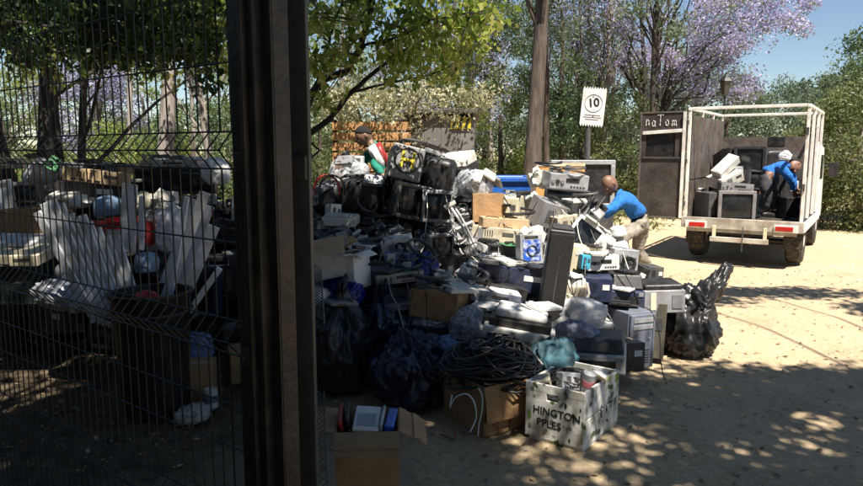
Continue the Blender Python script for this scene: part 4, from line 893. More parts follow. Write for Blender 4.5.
def person(label, foot, J, face, shirt, trousers, hair=True, headscarf=None, shirt2=None):
    """J: joint -> world position; face: direction the face looks"""
    base = Vector(foot); o = thing('person', label, 'person', base); j = {k: Vector(v) - base for k, v in J.items()}
    f = Vector(face).normalized()
    pv, wa, ch, nk, hd = j['pelvis'], j['waist'], j['chest'], j['neck'], j['head']
    up_ = (hd - nk).normalized(); f = (f - up_ * f.dot(up_) * .7).normalized(); side = f.cross(up_).normalized(); up2 = side.cross(f).normalized()
    pts = [(pv, .135), (wa, .125), (ch, .145), (nk, .07), (hd - up2 * .06, .062)]; ed = [(0, 1), (1, 2), (2, 3), (3, 4)]
    def chain(start, items):
        a = start
        for p, r in items: pts.append((p, r)); ed.append((a, len(pts) - 1)); a = len(pts) - 1
        return a
    for s in ('l', 'r'):
        sh, el, wr, hn = j['sh_' + s], j['el_' + s], j['wr_' + s], j['hand_' + s]
        a = chain(2, [(sh, .062), (sh.lerp(el, .5), .052), (el, .043), (el.lerp(wr, .4), .040), (wr, .027)])
        d = (hn - wr).normalized(); pn = d.cross(Vector((.3, -.6, .7))).normalized(); lat = pn.cross(d).normalized()
        palm = wr + d * .055; a = chain(a, [(palm, .034)])
        for q in range(4):
            k0 = palm + lat * (.027 - .018 * q) + d * .03; ln = (.036, .042, .040, .031)[q]
            chain(a, [(k0, .0105), (k0 + d * ln * .9 - pn * .006, .0095), (k0 + d * ln * 1.4 - pn * .026, .009), (k0 + d * ln * 1.5 - pn * .045, .008)])
        chain(a, [(palm + lat * .036 - d * .012, .013), (palm + lat * .058 + d * .012 - pn * .012, .0105), (palm + lat * .060 + d * .038 - pn * .022, .0095)])
        hp, kn, an = j['hip_' + s], j['kn_' + s], j['an_' + s]; td = (j['toe_' + s] - an).normalized()
        chain(0, [(hp, .092), (hp.lerp(kn, .5), .078), (kn, .058), (kn.lerp(an, .35), .056), (an, .038)])
    def head(bm):
        mt = Matrix((( *side, ), ( *f, ), ( *up2, ))).transposed().to_4x4(); mt.translation = hd
        r0 = bmesh.ops.create_uvsphere(bm, u_segments=24, v_segments=16, radius=1)['verts']
        for v in r0:
            p = v.co.copy(); jaw = max(0, -p.z); q = Vector((p.x * .077 * (1 - .30 * jaw), p.y * .097 * (1 - .12 * jaw) + (.012 * jaw if p.y > 0 else 0), p.z * .118)); v.co = mt @ q
        for (c, s_) in (((0, .100, -.018), (.014, .020, .024)), ((0, .093, .018), (.036, .010, .008)), ((.078, -.008, -.006), (.010, .018, .030)), ((-.078, -.008, -.006), (.010, .018, .030)), ((0, .091, -.055), (.024, .010, .010)), ((0, .080, -.098), (.026, .022, .016))):
            for v in bmesh.ops.create_uvsphere(bm, u_segments=10, v_segments=8, radius=1)['verts']: v.co = mt @ (Vector((v.co.x * s_[0], v.co.y * s_[1], v.co.z * s_[2])) + Vector(c))
    skin('body', pts, ed, 'skin', o, 0, 1, head, .0075)
    mt = Matrix((( *side, ), ( *f, ), ( *up2, ))).transposed().to_4x4(); mt.translation = hd
    for s in (-1, 1):
        e = MB(); e.lathe([(.001, -.010), (.007, -.007), (.010, 0), (.007, .007), (.001, .010)], 10, (0, 0, 0)); ey = e.build('eye', 'white', o, smooth=True); ey.matrix_local = mt @ Matrix.Translation((s * .031, .081, .003))
        e = MB(); e.lathe([(.0045, 0), (.0045, .003)], 8, (0, 0, 0), 'y'); ep = e.build('pupil', 'black', o); ep.matrix_local = mt @ Matrix.Translation((s * .031, .0905, .003))
    if hair:
        bm = bmesh.new(); bmesh.ops.create_icosphere(bm, subdivisions=4, radius=1); dl = []
        for v in bm.verts:
            p = v.co.copy(); v.co = Vector((p.x * .082, p.y * .100 - .004, p.z * .120 + .004)) * (1 + .02 * noise.noise(p * 9))
            if p.z < .22 + .75 * max(0, p.y) - .75 * max(0, -p.y): dl.append(v)
        bmesh.ops.delete(bm, geom=dl, context='VERTS'); me = bpy.data.meshes.new('hair'); bm.to_mesh(me); bm.free(); me.materials.append(M(hair if isinstance(hair, str) else 'hair')); me.shade_smooth()
        h = bpy.data.objects.new('hair', me); COL.objects.link(h); h.parent = o; h.matrix_local = mt
        sol = h.modifiers.new('s', 'SOLIDIFY'); sol.thickness = .008
    # shirt: torso and sleeves
    sp = [(pv + (wa - pv) * .15, .148), (wa, .138), (ch, .155), (nk - (nk - ch).normalized() * .02, .074)]; se = [(0, 1), (1, 2), (2, 3)]
    for s in ('l', 'r'):
        sh, el, wr = j['sh_' + s], j['el_' + s], j['wr_' + s]; a = 2
        for p, r in [(sh, .084), (sh.lerp(el, .5), .070), (el, .060), (el.lerp(wr, .5), .052), (el.lerp(wr, .93), .042)]: sp.append((p, r)); se.append((a, len(sp) - 1)); a = len(sp) - 1
    def crease(bm):
        for v in bm.verts:
            q = v.co * 11; v.co += v.normal * (.016 * noise.noise(Vector((q.x, q.y, q.z * 1.8))) + .011 * (.5 - abs(noise.noise(q * 2.1)) * 2) + .004 * noise.noise(q * 5))
    bm_ = lambda b: (b.normal_update(), crease(b))
    skin('shirt', sp, se, shirt, o, 0, 2, bm_)
    tp = [(pv + (wa - pv) * .25, .150), (pv, .155)]; te = [(0, 1)]
    for s in ('l', 'r'):
        hp, kn, an = j['hip_' + s], j['kn_' + s], j['an_' + s]; a = 1
        for p, r in [(hp, .108), (hp.lerp(kn, .5), .096), (kn, .080), (kn.lerp(an, .4), .075), (kn.lerp(an, .92), .068)]: tp.append((p, r)); te.append((a, len(tp) - 1)); a = len(tp) - 1
    skin('trousers', tp, te, trousers, o, 1, 2, bm_)
    for s in ('l', 'r'):
        an, toe = j['an_' + s], j['toe_' + s]; d = (toe - an); d.z = 0; d.normalize()
        skin('shoe', [(an - d * .045 + Vector((0, 0, -.035)), .045), (an + d * .03 + Vector((0, 0, -.035)), .048), (an + d * .12 + Vector((0, 0, -.048)), .040), (an + d * .18 + Vector((0, 0, -.053)), .030)], [(0, 1), (1, 2), (2, 3)], 'black', o, 0, 2)
    return o
# man in the blue jersey stooping over the heap
Y0 = 8.3
def q(px, py, dy=0): return tuple(P(px, py, Y0 + dy))
man = dict(pelvis=q(641, 220), waist=q(635, 209), chest=q(626, 198, -.02), neck=q(617, 190), head=q(610, 184, -.03),
    sh_l=q(622, 199, -.19), el_l=q(611, 210, -.30), wr_l=q(599, 211.5, -.32), hand_l=q(594, 212, -.33), sh_r=q(625, 197, .17), el_r=q(612, 211, .22), wr_r=q(603, 217, .15), hand_r=q(597, 220, .12),
    hip_l=q(638, 227, -.10), kn_l=q(622, 238, -.22), an_l=q(629, 274, -.20), toe_l=q(612, 281, -.25), hip_r=q(643, 227, .10), kn_r=q(637, 250, .12), an_r=q(654, 276, .16), toe_r=q(643, 282, .1))
for s in 'lr':
    a = Vector(man['an_' + s]); a.z = .09; man['an_' + s] = tuple(a); t = Vector(man['toe_' + s]); t.z = .04; man['toe_' + s] = tuple(t)
person('stooping man in a bright blue jersey and stained khaki trousers reaching over the heap', (man['an_l'][0], man['an_l'][1], 0), man, (-.85, -.35, -.5), 'shirtblue', 'khaki', hair=False)
# man bending in the truck
Y0 = 10.3; bedz = .64 + 0.001
def q(px, py, dy=0): return tuple(P(px, py, Y0 + dy))
m3 = dict(pelvis=q(766, 177), waist=q(771, 171), chest=q(780, 168, .04), neck=q(789, 165, .10), head=q(795, 165, .18),
    sh_l=q(781, 168, -.17), el_l=q(791, 179, -.14), wr_l=q(794, 191, -.05), hand_l=q(795, 195, -.03), sh_r=q(783, 166, .22), el_r=q(792, 176, .30), wr_r=q(796, 187, .26), hand_r=q(797, 192, .25),
    hip_l=q(765, 181, -.10), kn_l=q(767, 195, -.13), an_l=q(764, 210, -.10), toe_l=q(772, 213, -.1), hip_r=q(768, 181, .10), kn_r=q(774, 196, .10), an_r=q(772, 209, .12), toe_r=q(781, 212, .14))
for s in 'lr':
    a = Vector(m3['an_' + s]); a.z = bedz + .085; m3['an_' + s] = tuple(a)
person('person in a blue top and dark trousers bending down inside the truck cage', (m3['an_l'][0], m3['an_l'][1], bedz), m3, (.8, .2, -.6), 'shirtblue', 'trouserdark')
# figure in green behind the heap
Y0 = 8.0
def q(px, py, dy=0): return tuple(P(px, py, Y0 + dy))
m2 = dict(pelvis=q(388, 180), waist=q(385, 167), chest=q(379, 152), neck=q(370, 142, -.02), head=q(364, 136, -.04),
    sh_l=q(376, 150, -.18), el_l=q(376, 166, -.26), wr_l=q(384, 177, -.34), hand_l=q(388, 181, -.38), sh_r=q(375, 149, .17), el_r=q(362, 163, .1), wr_r=q(352, 172, -.05), hand_r=q(348, 175, -.1),
    hip_l=q(386, 188, -.10), kn_l=q(380, 222, -.12), an_l=q(386, 262, -.08), toe_l=q(376, 270, -.1), hip_r=q(386, 188, .10), kn_r=q(384, 222, .12), an_r=q(392, 262, .12), toe_r=q(384, 270, .1))
p2 = person('person in a teal top with a red and white cloth, behind the heap', (m2['an_l'][0], m2['an_l'][1], 0), m2, (-.8, -.25, -.5), 'greenshirt', 'trouserdark')
for s in ('an_l', 'an_r'): pass
def cloth(parent, pl, w_, m, name):
    b = Vector(parent.location); V = []; Fs = []; n = len(pl)
    for i, p in enumerate(pl):
        for k in range(7):
            a = (k / 6 - .5); pt = Vector(p) + Vector((a * w_, -.03 - .05 * math.cos(a * 3.1) + .008 * math.sin(k * 2.2 + i), a * w_ * .55 + .006 * math.sin(k * 3 + i))) - b; V.append(pt)
    for i in range(n - 1):
        for k in range(6): Fs.append((i * 7 + k, i * 7 + k + 1, (i + 1) * 7 + k + 1, (i + 1) * 7 + k))
    o = MB().add(V, Fs).build(name, m, parent, smooth=True); so = o.modifiers.new('s', 'SOLIDIFY'); so.thickness = .006
cloth(p2, [q(378, 143, -.17), q(381, 150, -.20), q(385, 157, -.21), q(388, 166, -.20)], .06, 'red', 'red_cloth')
cloth(p2, [q(371, 146, -.20), q(375, 153, -.23), q(379, 160, -.23), q(383, 166, -.22)], .10, 'white', 'white_cloth')
# ------------------------------------------------------------------ load on the truck (each piece stands on the bed or on another piece)
def T(gen, name, label, cat, bb, Y, d=.4, rot=(0, 0, 0), **kw):
    o = put(gen, name, label, cat, bb, Y, d, rot, **kw); return o
g = 'scrap loaded in the truck'
T(g_crt, 'crt_television', 'large silver-framed television lying near the tail of the truck bed', 'television', (718, 190, 752, 221), 10.05, .50, (0, 0, -18), body='grey', group=g)
T(g_plain, 'television_housing', 'dark grey plastic television back beside the silver-framed set', 'television', (700, 192, 727, 221), 10.25, .4, (0, 0, 10), body='charcoal', group=g, pname='housing')
T(g_panel, 'white_shelf', 'white appliance panel leaning against the far sheet wall of the truck', 'panel', (687, 188, 708, 218), 10.7, .03, (-8, 0, 20), group=g)
T(g_keyboard, 'keyboard', 'white keyboard slanting on top of the stacked pale cases', 'keyboard', (714, 163, 737, 170), 10.5, .18, (20, -38, 20), k=1.2, group=g)
T(g_plain, 'computer_case', 'white computer case tipped on its side under the slanting keyboard', 'computer case', (712, 173, 738, 184), 10.55, .35, (8, -22, 15), body='offwhite', group=g)
T(g_plain, 'computer_case', 'silver computer case squeezed between the keyboard and the black televisions', 'computer case', (722, 168, 740, 192), 10.8, .3, (0, -14, 10), body='silver', group=g)
T(g_crt, 'crt_television', 'black television standing highest at the far end of the truck', 'television', (715, 148, 738, 176), 11.2, .4, (0, 0, 30), body='dark', group=g)
T(g_plain, 'equipment_crate', 'grey crate carrying the topmost black television in the truck', 'crate', (712, 174, 742, 216), 11.3, .5, body='charcoal', group=g, pname='crate')
T(g_crt, 'crt_television', 'big black television with a rounded back facing out of the truck', 'television', (738, 147, 766, 178), 10.95, .45, (0, 0, -35), body='dark', k=1.05, group=g)
T(g_plain, 'wooden_cabinet', 'brown wooden cabinet under the big rounded black television', 'cabinet', (734, 177, 764, 215), 11.0, .45, body='brown', group=g, pname='cabinet')
T(g_plain, 'black_case', 'black case on the truck bed at the feet of the bending person', 'case', (781, 197, 800, 219), 10.2, .3, body='black', group=g)
T(g_deck, 'grey_player', 'grey player lying flat on the silver-framed television in the truck', 'player', (720, 183, 750, 191), 10.1, .38, (0, 3, -14), body='charcoal', front='grey', group=g)
T(g_crt, 'crt_monitor', 'dark monitor perched on the brown cabinet in the truck', 'monitor', (738, 170, 760, 190), 10.7, .3, (0, 5, 25), body='charcoal', group=g)
T(g_plain, 'silver_case', 'small silver video case beside the silver-framed television', 'case', (752, 194, 762, 216), 10.6, .3, body='silver', group=g)
T(g_shell, 'black_speaker', 'black rounded speaker behind the bending person', 'speaker', (762, 150, 784, 172), 11.4, .3, body='black', group=g)
T(g_bag, 'white_bag', 'small white plastic bag high behind the bending person', 'bag', (779, 150, 792, 160), 11.1, .2, m='filmwhite', seed=4, sub=4, group=g)
T(g_plain, 'black_cabinet', 'tall black cabinet in the far corner behind the bending person', 'cabinet', (766, 168, 796, 214), 11.45, .3, body='dark', group=g, pname='cabinet')
# ------------------------------------------------------------------ the heap: back rows and lit crest
H = 'scrap electronics in the big heap'
JR = random.Random(77)
def I(gen, name, label, cat, bb, Y, d=.35, rot=(0, 0, 0), **kw):
    rot = (rot[0] + JR.uniform(-4, 5), rot[1] + JR.uniform(-5, 5), rot[2] + JR.uniform(-16, 16)); return put(gen, name, label, cat, bb, Y, d, rot, group=H, **kw)
I(g_bag, 'clear_bag', 'shiny clear plastic bag bulging on the crest below the timber wall', 'bag', (332, 156, 372, 183), 6.5, .4, m='film', seed=5, sub=5, fold=.05, rough=.025)
I(g_panel, 'white_shelf', 'white plastic panel standing on the crest beside the figure in teal', 'panel', (350, 156, 364, 180), 6.45, .04, (-6, 5, -12))
I(g_shell, 'rounded_television', 'black rounded television back just under the shiny clear bag', 'television', (341, 178, 388, 213), 6.2, .45)
I(g_bag, 'carry_bag', 'black and red carry bag with looped handles next to the gate', 'bag', (310, 178, 346, 220), 6.1, .35, m='bagblack', seed=7, sub=4)
def loop(o, pts, r, m, name='strap'): MB().tube(pts, r, 6).build(name, m, o, smooth=True)
def straps():
    o = thing('bag_strap', 'red strap looped over the black carry bag next to the gate', 'strap', P(327, 190, 5.9))
    for k in range(2):
        pts = [(.11 * math.cos(a) + .05 * k, -.02 * k, .13 * math.sin(a)) for a in [R(-20 + 220 * i / 14) for i in range(15)]]; loop(o, pts, .010, 'red' if k == 0 else 'black')
straps()
def g_round(o, w, h, d):      # grey-faced box with a round dark port crossed by yellow bars
    f = -d / 2; MB().box((0, .02, h / 2), (w, d - .04, h)).build('housing', 'black', o, .02, seg=3)
    MB().box((0, f + .03, h / 2), (w * .98, .05, h * .97)).build('front_panel', 'grey', o, .015)
    r = min(w, h) * .40
    MB().lathe([(r, .01), (r, -.012), (r * .92, -.014), (r * .88, .0), (.001, .004)], 28, (0, f + .006, h * .56), 'y').build('port', 'black', o, smooth=True)
    y = MB()
    for s in (-1, 1): y.box((s * r * .42, f - .010, h * .56), (r * .22, .008, r * 1.3))
    y.box((0, f - .010, h * .56), (r * .62, .008, r * .22)); y.build('warning_mark', 'yellow', o, .002)
I(g_round, 'washing_drum_casing', 'grey-faced black casing with a round port and yellow bars, highest on the crest', 'casing', (388, 149, 420, 184), 6.2, .42, (-8, 9, 18), k=1.0)
I(g_plain, 'black_case', 'long black case sloping down behind the casing with the yellow bars', 'case', (412, 154, 446, 190), 6.5, .4, (0, 20, 0), body='black')
I(g_shell, 'black_monitor', 'black rounded monitor hood on the crest in front of the grey shed', 'monitor', (424, 158, 456, 194), 6.25, .4, (0, 12, 0))
I(g_printer, 'printer', 'pale-topped black printer on the crest in front of the grey shed', 'printer', (440, 153, 474, 182), 6.6, .35, (4, -6, -14), body='black', lid='offwhite', paper=False)
I(g_crt, 'crt_monitor', 'tilted dark monitor seen from its grey side, below the yellow-barred casing', 'monitor', (388, 182, 422, 216), 5.95, .42, (6, 18, 30), body='charcoal')
I(g_crt, 'crt_television', 'square television with a black screen and grey frame in the middle of the heap', 'television', (421, 190, 452, 221), 5.9, .42, (-3, 4, -4), body='grey')
I(g_bag, 'clear_bag', 'clear plastic bag of grey scrap resting against the cardboard cartons', 'bag', (452, 170, 496, 202), 6.2, .35, m='film', seed=9, sub=5, fold=.05, rough=.03)
I(g_chunk, 'foam_packing', 'grey packing blocks inside the clear bag by the cartons', 'packing', (458, 176, 488, 200), 6.22, .25, body='grey', seed=3)
I(g_box, 'carton', 'brown closed carton below the clear bag of grey scrap', 'carton', (472, 194, 502, 221), 6.0, .38, (0, 0, 12))
I(g_plain, 'cream_case', 'cream case standing beside the brown closed carton', 'case', (499, 196, 522, 220), 6.05, .3, (0, 0, -8), body='cream')
I(g_box, 'flat_carton', 'flat pale yellow carton lying under the cream case', 'carton', (478, 217, 524, 226), 5.85, .42, (0, 1, 4), m='cardlight', tape=False)
I(g_plain, 'desktop_computer', 'flat beige desktop computer under the pale yellow carton', 'computer', (474, 226, 520, 241), 5.82, .42, (0, 0, 3), body='beige', strip='grey')
I(g_crt, 'crt_television', 'dusty-screened black television under the beige desktop computer', 'television', (480, 240, 520, 265), 5.65, .40, (0, 0, 2), body='dark', scr='screendust', knob=False)
I(g_crt, 'crt_monitor', 'small grey monitor with a narrow dark screen in the heap centre', 'monitor', (424, 230, 449, 262), 5.55, .36, (0, -3, 24), body='grey')
# bent white lamp arm
def arm():
    o = thing('bent_lamp', 'long pale bent lamp leaning across the heap centre', 'lamp arm', P(470, 262, 5.2)); b = Vector(o.location)
    a = [P(*q_) - b for q_ in [(450, 206, 5.35), (458, 218, 5.3), (468, 238, 5.25), (474, 250, 5.2), (486, 266, 5.15), (488, 280, 5.1)]]
    MB().tube(a, .011, 8).build('arm', 'pipe', o, smooth=True)
    MB().tube([x + Vector((.03, .02, 0)) for x in a[:4]], .008, 8).build('rod', 'pipe', o, smooth=True)
    MB().box(a[0] + Vector((0, 0, .01)), (.10, .05, .035), (0, R(-30), 0)).build('clamp', 'offwhite', o, .008)
    MB().box(a[3] + Vector((.06, 0, .02)), (.08, .06, .06), (0, R(25), 0)).build('plug', 'white', o, .008)
    rg = MB(); c = P(476, 249, 5.12) - b; rg.tube([c + Vector((.05 * math.cos(t), 0, .05 * math.sin(t))) for t in [i * .42 for i in range(16)]], .006, 6); rg.build('ring', 'offwhite', o, smooth=True)
arm()
I(g_chunk, 'torn_foam', 'torn white foam packing lying in a sunlit spot at the heap centre', 'foam', (454, 260, 489, 285), 5.15, .25, (0, 10, 0), body='foam', seed=8)
I(g_shell, 'white_shell', 'small white oval shell in front of the blue plastic bag', 'shell', (432, 270, 452, 282), 5.0, .16, body='white')
I(g_bag, 'blue_bag', 'deep blue plastic bag between the ink box and the white oval shell', 'bag', (408, 252, 442, 290), 5.1, .3, m='bagblue', seed=12, sub=4)
I(g_plain, 'dark_case', 'dark case behind the deep blue plastic bag', 'case', (436, 252, 480, 272), 5.55, .3, (0, 4, 0), body='dark')
I(g_plain, 'tape_dispenser', 'pale blue-white wedge-shaped case with an oval black hole', 'case', (383, 236, 413, 256), 5.3, .22, (0, -16, 12), body='white', port='black')
def g_ink(o, w, h, d):
    MB().box((0, 0, h / 2), (w, d, h)).build('box', 'picture', o, .003)
    b = MB(); b.box((-w * .30, -d / 2 - .002, h * .5), (w * .26, .003, h * .8)); b.box((w * .22, -d / 2 - .002, h * .3), (w * .3, .003, h * .35)); b.build('label', 'white', o)
    MB().box((w * .05, -d / 2 - .003, h * .62), (w * .2, .003, h * .5), (0, R(30), 0)).build('picture', 'navy', o)
I(g_ink, 'ink_box', 'glossy blue and white printed box under the wedge-shaped case', 'box', (388, 252, 419, 268), 5.15, .25, (-8, 0, 4))
I(g_deck, 'video_recorder', 'pale flat recorder under the glossy blue printed box', 'recorder', (372, 268, 420, 280), 5.0, .36, (2, 0, 2), body='bluegrey', front='silver')
I(g_printer, 'printer', 'black printer in deep shade under the pale flat recorder', 'printer', (374, 280, 420, 304), 4.95, .40, (0, 0, 4), body='navy', lid='black', paper=False)
I(g_deck, 'flat_device', 'thin pale blue device jutting out beneath the shaded black printer', 'device', (384, 297, 424, 305), 4.85, .35, (0, 0, 5), body='bluegrey', front='bluegrey')
I(g_keyboard, 'keyboard', 'pale keyboard lying in the shade below the black carry bag', 'keyboard', (324, 216, 358, 224), 5.7, .17, (6, 0, 6), body='offwhite')
I(g_plain, 'white_case', 'small white upright case above the shaded keyboard', 'case', (327, 204, 339, 222), 5.85, .12, (0, 10, 20), body='white')
I(g_box, 'flapped_carton', 'grey-white open carton with raised flaps standing on the blue bag', 'carton', (312, 254, 345, 278), 4.75, .30, (-6, -8, 16), m='cardgrey', openf=True, flaps=(60, 40, 95, 100))
I(g_box, 'white_carton', 'smaller white carton with a drooping flap next to the grey-white one', 'carton', (344, 252, 364, 288), 4.8, .22, (-4, 0, -18), m='paper', openf=True, flaps=(70, 80, 110, None))
I(g_shell, 'orange_lampshade', 'curved orange-brown shade poking out above the flapped carton', 'lampshade', (336, 234, 358, 256), 5.05, .2, (0, 22, 0), body='card')
I(g_shell, 'black_helmet', 'black rounded lid beside the orange-brown shade', 'lid', (334, 228, 352, 244), 5.1, .22, body='black')
I(g_bag, 'blue_bag', 'dark blue plastic bag under the flapped carton', 'bag', (316, 272, 366, 308), 4.75, .38, m='bagblue', seed=15, sub=5)
I(g_bag, 'pale_cloth', 'crumpled pale cloth by the edge of the gate', 'cloth', (306, 284, 330, 304), 4.6, .2, m='paper', seed=18, sub=4)
I(g_bag, 'rubbish_bag', 'big black rubbish bag in deep shade next to the gate', 'bag', (306, 300, 372, 400), 4.55, .55, m='bagblack', seed=21, neck=.22)
I(g_bag, 'rubbish_bag', 'tall dark navy rubbish bag sloping up behind the other bags', 'bag', (350, 290, 418, 385), 4.75, .55, m='bagnavy', seed=22, neck=.1)
I(g_bag, 'rubbish_bag', 'wide dark navy rubbish bag beside the box of cables', 'bag', (365, 338, 455, 412), 4.3, .55, m='bagnavy', seed=23, rough=.10)
I(g_bag, 'clear_wrap', 'bluish clear wrapping twisted above the box of cables', 'wrapping', (424, 332, 464, 372), 4.35, .18, (0, 28, 0), m='filmblue', seed=24, sub=4, k=.95)
I(g_box, 'carton', 'brown closed carton in front of the white oval shell', 'carton', (412, 288, 472, 316), 4.75, .36, (0, 0, -22), k=.84, kz=1.15)
I(g_plain, 'dark_case', 'dark case carrying the brown carton beside the clear sack', 'case', (408, 318, 466, 348), 4.8, .4, (0, 0, -6), body='dark')
I(g_bag, 'foil_sheet', 'crumpled silvery sheet under the brown carton', 'sheet', (408, 312, 456, 326), 4.7, .25, m='foil', seed=27, sub=4)
I(g_bag, 'clear_sack', 'puffed clear plastic sack beside the brown carton', 'bag', (448, 306, 490, 338), 4.55, .3, m='film', seed=28, fold=.05, rough=.03)
I(g_plain, 'navy_case', 'dark navy case lying on the heap under the dusty-screened television', 'case', (478, 262, 548, 286), 5.2, .4, (4, 3, -6), body='navy')
I(g_deck, 'flat_player', 'white-topped flat player catching the sun below the navy case', 'player', (468, 287, 518, 300), 4.9, .34, (3, 6, -10), body='white', front='bluegrey')
I(g_plain, 'navy_printer', 'dark navy printer body under the white-topped flat player', 'printer', (470, 300, 522, 328), 4.85, .4, (0, 3, -6), body='navy')
I(g_deck, 'black_player', 'black flat player wedged above the white-topped one', 'player', (472, 278, 524, 292), 5.1, .36, (2, 8, -4), body='black', front='dark')
def g_poster(o, w, h, d):
    MB().box((0, 0, h / 2), (w, d, h)).build('box', 'silver', o, .004); MB().box((0, -d / 2 - .002, h * .46), (w * .78, .004, h * .70)).build('picture', 'picture', o)
    b = MB(); b.tube([(w * .2 * math.cos(a) , -d / 2 - .006, h * .45 + w * .22 * math.sin(a)) for a in [i * .45 for i in range(15)]], .006, 5); b.box((0, -d / 2 - .003, h * .9), (w * .6, .004, h * .08)); b.build('mark', 'black', o)
I(g_poster, 'software_box', 'silver box with a blue picture next to the tall black speaker', 'box', (517, 234, 541, 264), 5.2, .10, (-12, 0, 8))
I(g_speaker, 'tower_speaker', 'tall slim black tower speaker leaning in the middle of the heap', 'speaker', (541, 223, 569, 332), 4.75, .17, (4, 6, -6), k=.90, kz=1.05, n=0, body='dark')
I(g_lcd, 'flat_monitor', 'white flat monitor with a dark screen tipped onto its corner', 'monitor', (568, 220, 600, 252), 5.6, .1, (-12, 32, -14), k=1.0)
I(g_box, 'cream_carton', 'cream box under the tipped white monitor', 'carton', (560, 244, 590, 276), 5.55, .3, (0, 6, 10), m='cream', tape=False)
I(g_chunk, 'white_blocks', 'white blocky parts beside the top of the tower speaker', 'parts', (520, 224, 548, 248), 5.5, .2, body='white', seed=14)
I(g_deck, 'boxed_drive', 'white box with cyan ends beneath the tipped monitor', 'box', (582, 254, 614, 270), 5.3, .25, (0, 0, -4), body='white', front='white')
I(g_plain, 'cyan_case', 'small cyan case at the end of the white box', 'case', (580, 254, 589, 269), 5.12, .1, body='cyan')
I(g_plain, 'navy_box', 'dark navy box below the white box with cyan ends', 'box', (582, 274, 610, 298), 5.15, .28, (0, 0, 6), body='navy', pname='box')
I(g_printer, 'photo_printer', 'black printer with small buttons above the bluish computer tower', 'printer', (604, 270, 640, 308), 5.35, .34, (0, 0, -5), body='navy', lid='black', paper=False)
def g_shred(o, w, h, d):
    MB().box((0, 0, h * .42), (w, d, h * .84)).build('bin', 'beige', o, .02, seg=3); MB().lathe([(w * .50, h * .78), (w * .52, h * .84), (w * .46, h * .95), (w * .3, h), (.01, h * .99)], 24).build('rim', 'offwhite', o, smooth=True)
    MB().lathe([(w * .36, h * .97), (w * .33, h * 1.02), (.01, h * 1.03)], 20).build('dome', 'charcoal', o, smooth=True); MB().tube([(w * .5, -d * .3, h * .3), (w * .62, -d * .3, h * .6), (w * .5, -d * .25, h * .9)], .010, 8).build('handle', 'offwhite', o, smooth=True)
I(g_shred, 'bread_maker', 'beige rounded appliance with a dark dome beside the tower speaker', 'appliance', (561, 276, 585, 310), 4.95, .22)
I(g_bag, 'white_bag', 'large white plastic bag draped in the sun in front of the beige appliance', 'bag', (548, 296, 606, 332), 4.75, .3, (0, -12, 0), m='filmwhite', seed=31, fold=.05, rough=.02)
I(g_tower, 'computer_tower', 'bluish grey computer tower standing at the sunny end of the heap', 'computer', (606, 306, 640, 366), 5.15, .42, (0, 0, 10), body='bluegrey', front='bluegrey', k=.95)
I(g_plain, 'grey_cabinet', 'dark olive-grey cabinet next to the bluish computer tower', 'cabinet', (633, 306, 664, 362), 5.35, .34, (0, 0, -4), body=mat('olivegrey', (.085, .08, .065), .5, 0, .3, 5, .1, 80, .4), pname='cabinet')
def g_seat(o, w, h, d):
    MB().box((0, 0, h * .40), (w, d, h * .80)).build('case', 'silver', o, .006); MB().box((-w * .28, -d / 2 - .003, h * .42), (w * .13, .005, h * .60)).build('strip', 'cream', o)
    MB().box((0, 0, h * .90), (w * .96, d * .9, h * .18)).build('cushion', 'black', o, .02, seg=3); MB().box((w * .3, -d / 2 - .003, h * .4), (w * .25, .005, h * .5)).build('panel', 'grey', o, .003)
I(g_seat, 'amplifier', 'grey metal box with a white strip and a black cushion on top', 'box', (636, 279, 680, 310), 5.35, .34, (0, -3, -12), k=.92)
I(g_plain, 'black_case', 'black upright case tilted behind the cushioned metal box', 'case', (622, 262, 645, 286), 5.75, .22, (0, 22, 0), body='black')
I(g_plain, 'small_speaker', 'small black speaker just behind the cushioned metal box', 'speaker', (642, 265, 659, 283), 5.85, .18, body='charcoal', pname='cabinet')
I(g_plain, 'webcam_case', 'pale grey case with a round black port near the stooping man', 'case', (609, 248, 634, 276), 5.7, .25, (0, 10, 14), body='silver', port='black')
def g_maker(o, w, h, d):
    for i, (a, b, m) in enumerate(((.28, .0, 'white'), (.16, .34, 'grey'), (.24, .52, 'white'))): MB().lathe([(w * a * 1.5, h * b), (w * a * 1.8, h * (b + .06)), (w * a * 1.6, h * (b + .26)), (w * a, h * (b + .34))], 20).build('bowl' if i != 1 else 'neck', m, o, smooth=True)
I(g_maker, 'mixer', 'stacked white round mixer parts in front of the khaki trousers', 'mixer', (608, 222, 628, 250), 6.2, .2)
I(g_deck, 'video_player', 'silver video player with knobs on top of the black television', 'player', (545, 173, 584, 190), 6.6, .3, (0, 2, -8), body='silver', front='silver')
I(g_crt, 'crt_television', 'black television directly under the silver video player', 'television', (542, 189, 586, 208), 6.6, .38, (0, 2, -4), body='dark', kz=1.15)
I(g_plain, 'silver_case', 'silver case beside the stooping man', 'case', (565, 201, 592, 218), 6.4, .28, (0, 4, 10), body='silver')
I(g_chunk, 'white_blocks', 'white loose parts beside the blue bin', 'parts', (526, 170, 550, 188), 6.8, .2, body='offwhite', seed=24)
I(g_chunk, 'pale_blocks', 'jumble of pale broken plastic parts below the blue bin', 'parts', (520, 196, 548, 222), 6.2, .25, body='offwhite', seed=26)
I(g_plain, 'grey_case', 'grey case among the pale broken parts under the blue bin', 'case', (532, 200, 560, 232), 6.0, .3, (8, 18, 16), body='grey')
I(g_plain, 'beige_case', 'beige side cover behind the tower speaker', 'case', (548, 214, 572, 236), 5.9, .25, (4, -8, 10), body='beige')
I(g_plain, 'white_case', 'low white case near the mixer parts', 'case', (588, 236, 612, 256), 5.9, .3, (0, 4, -8), body='white')
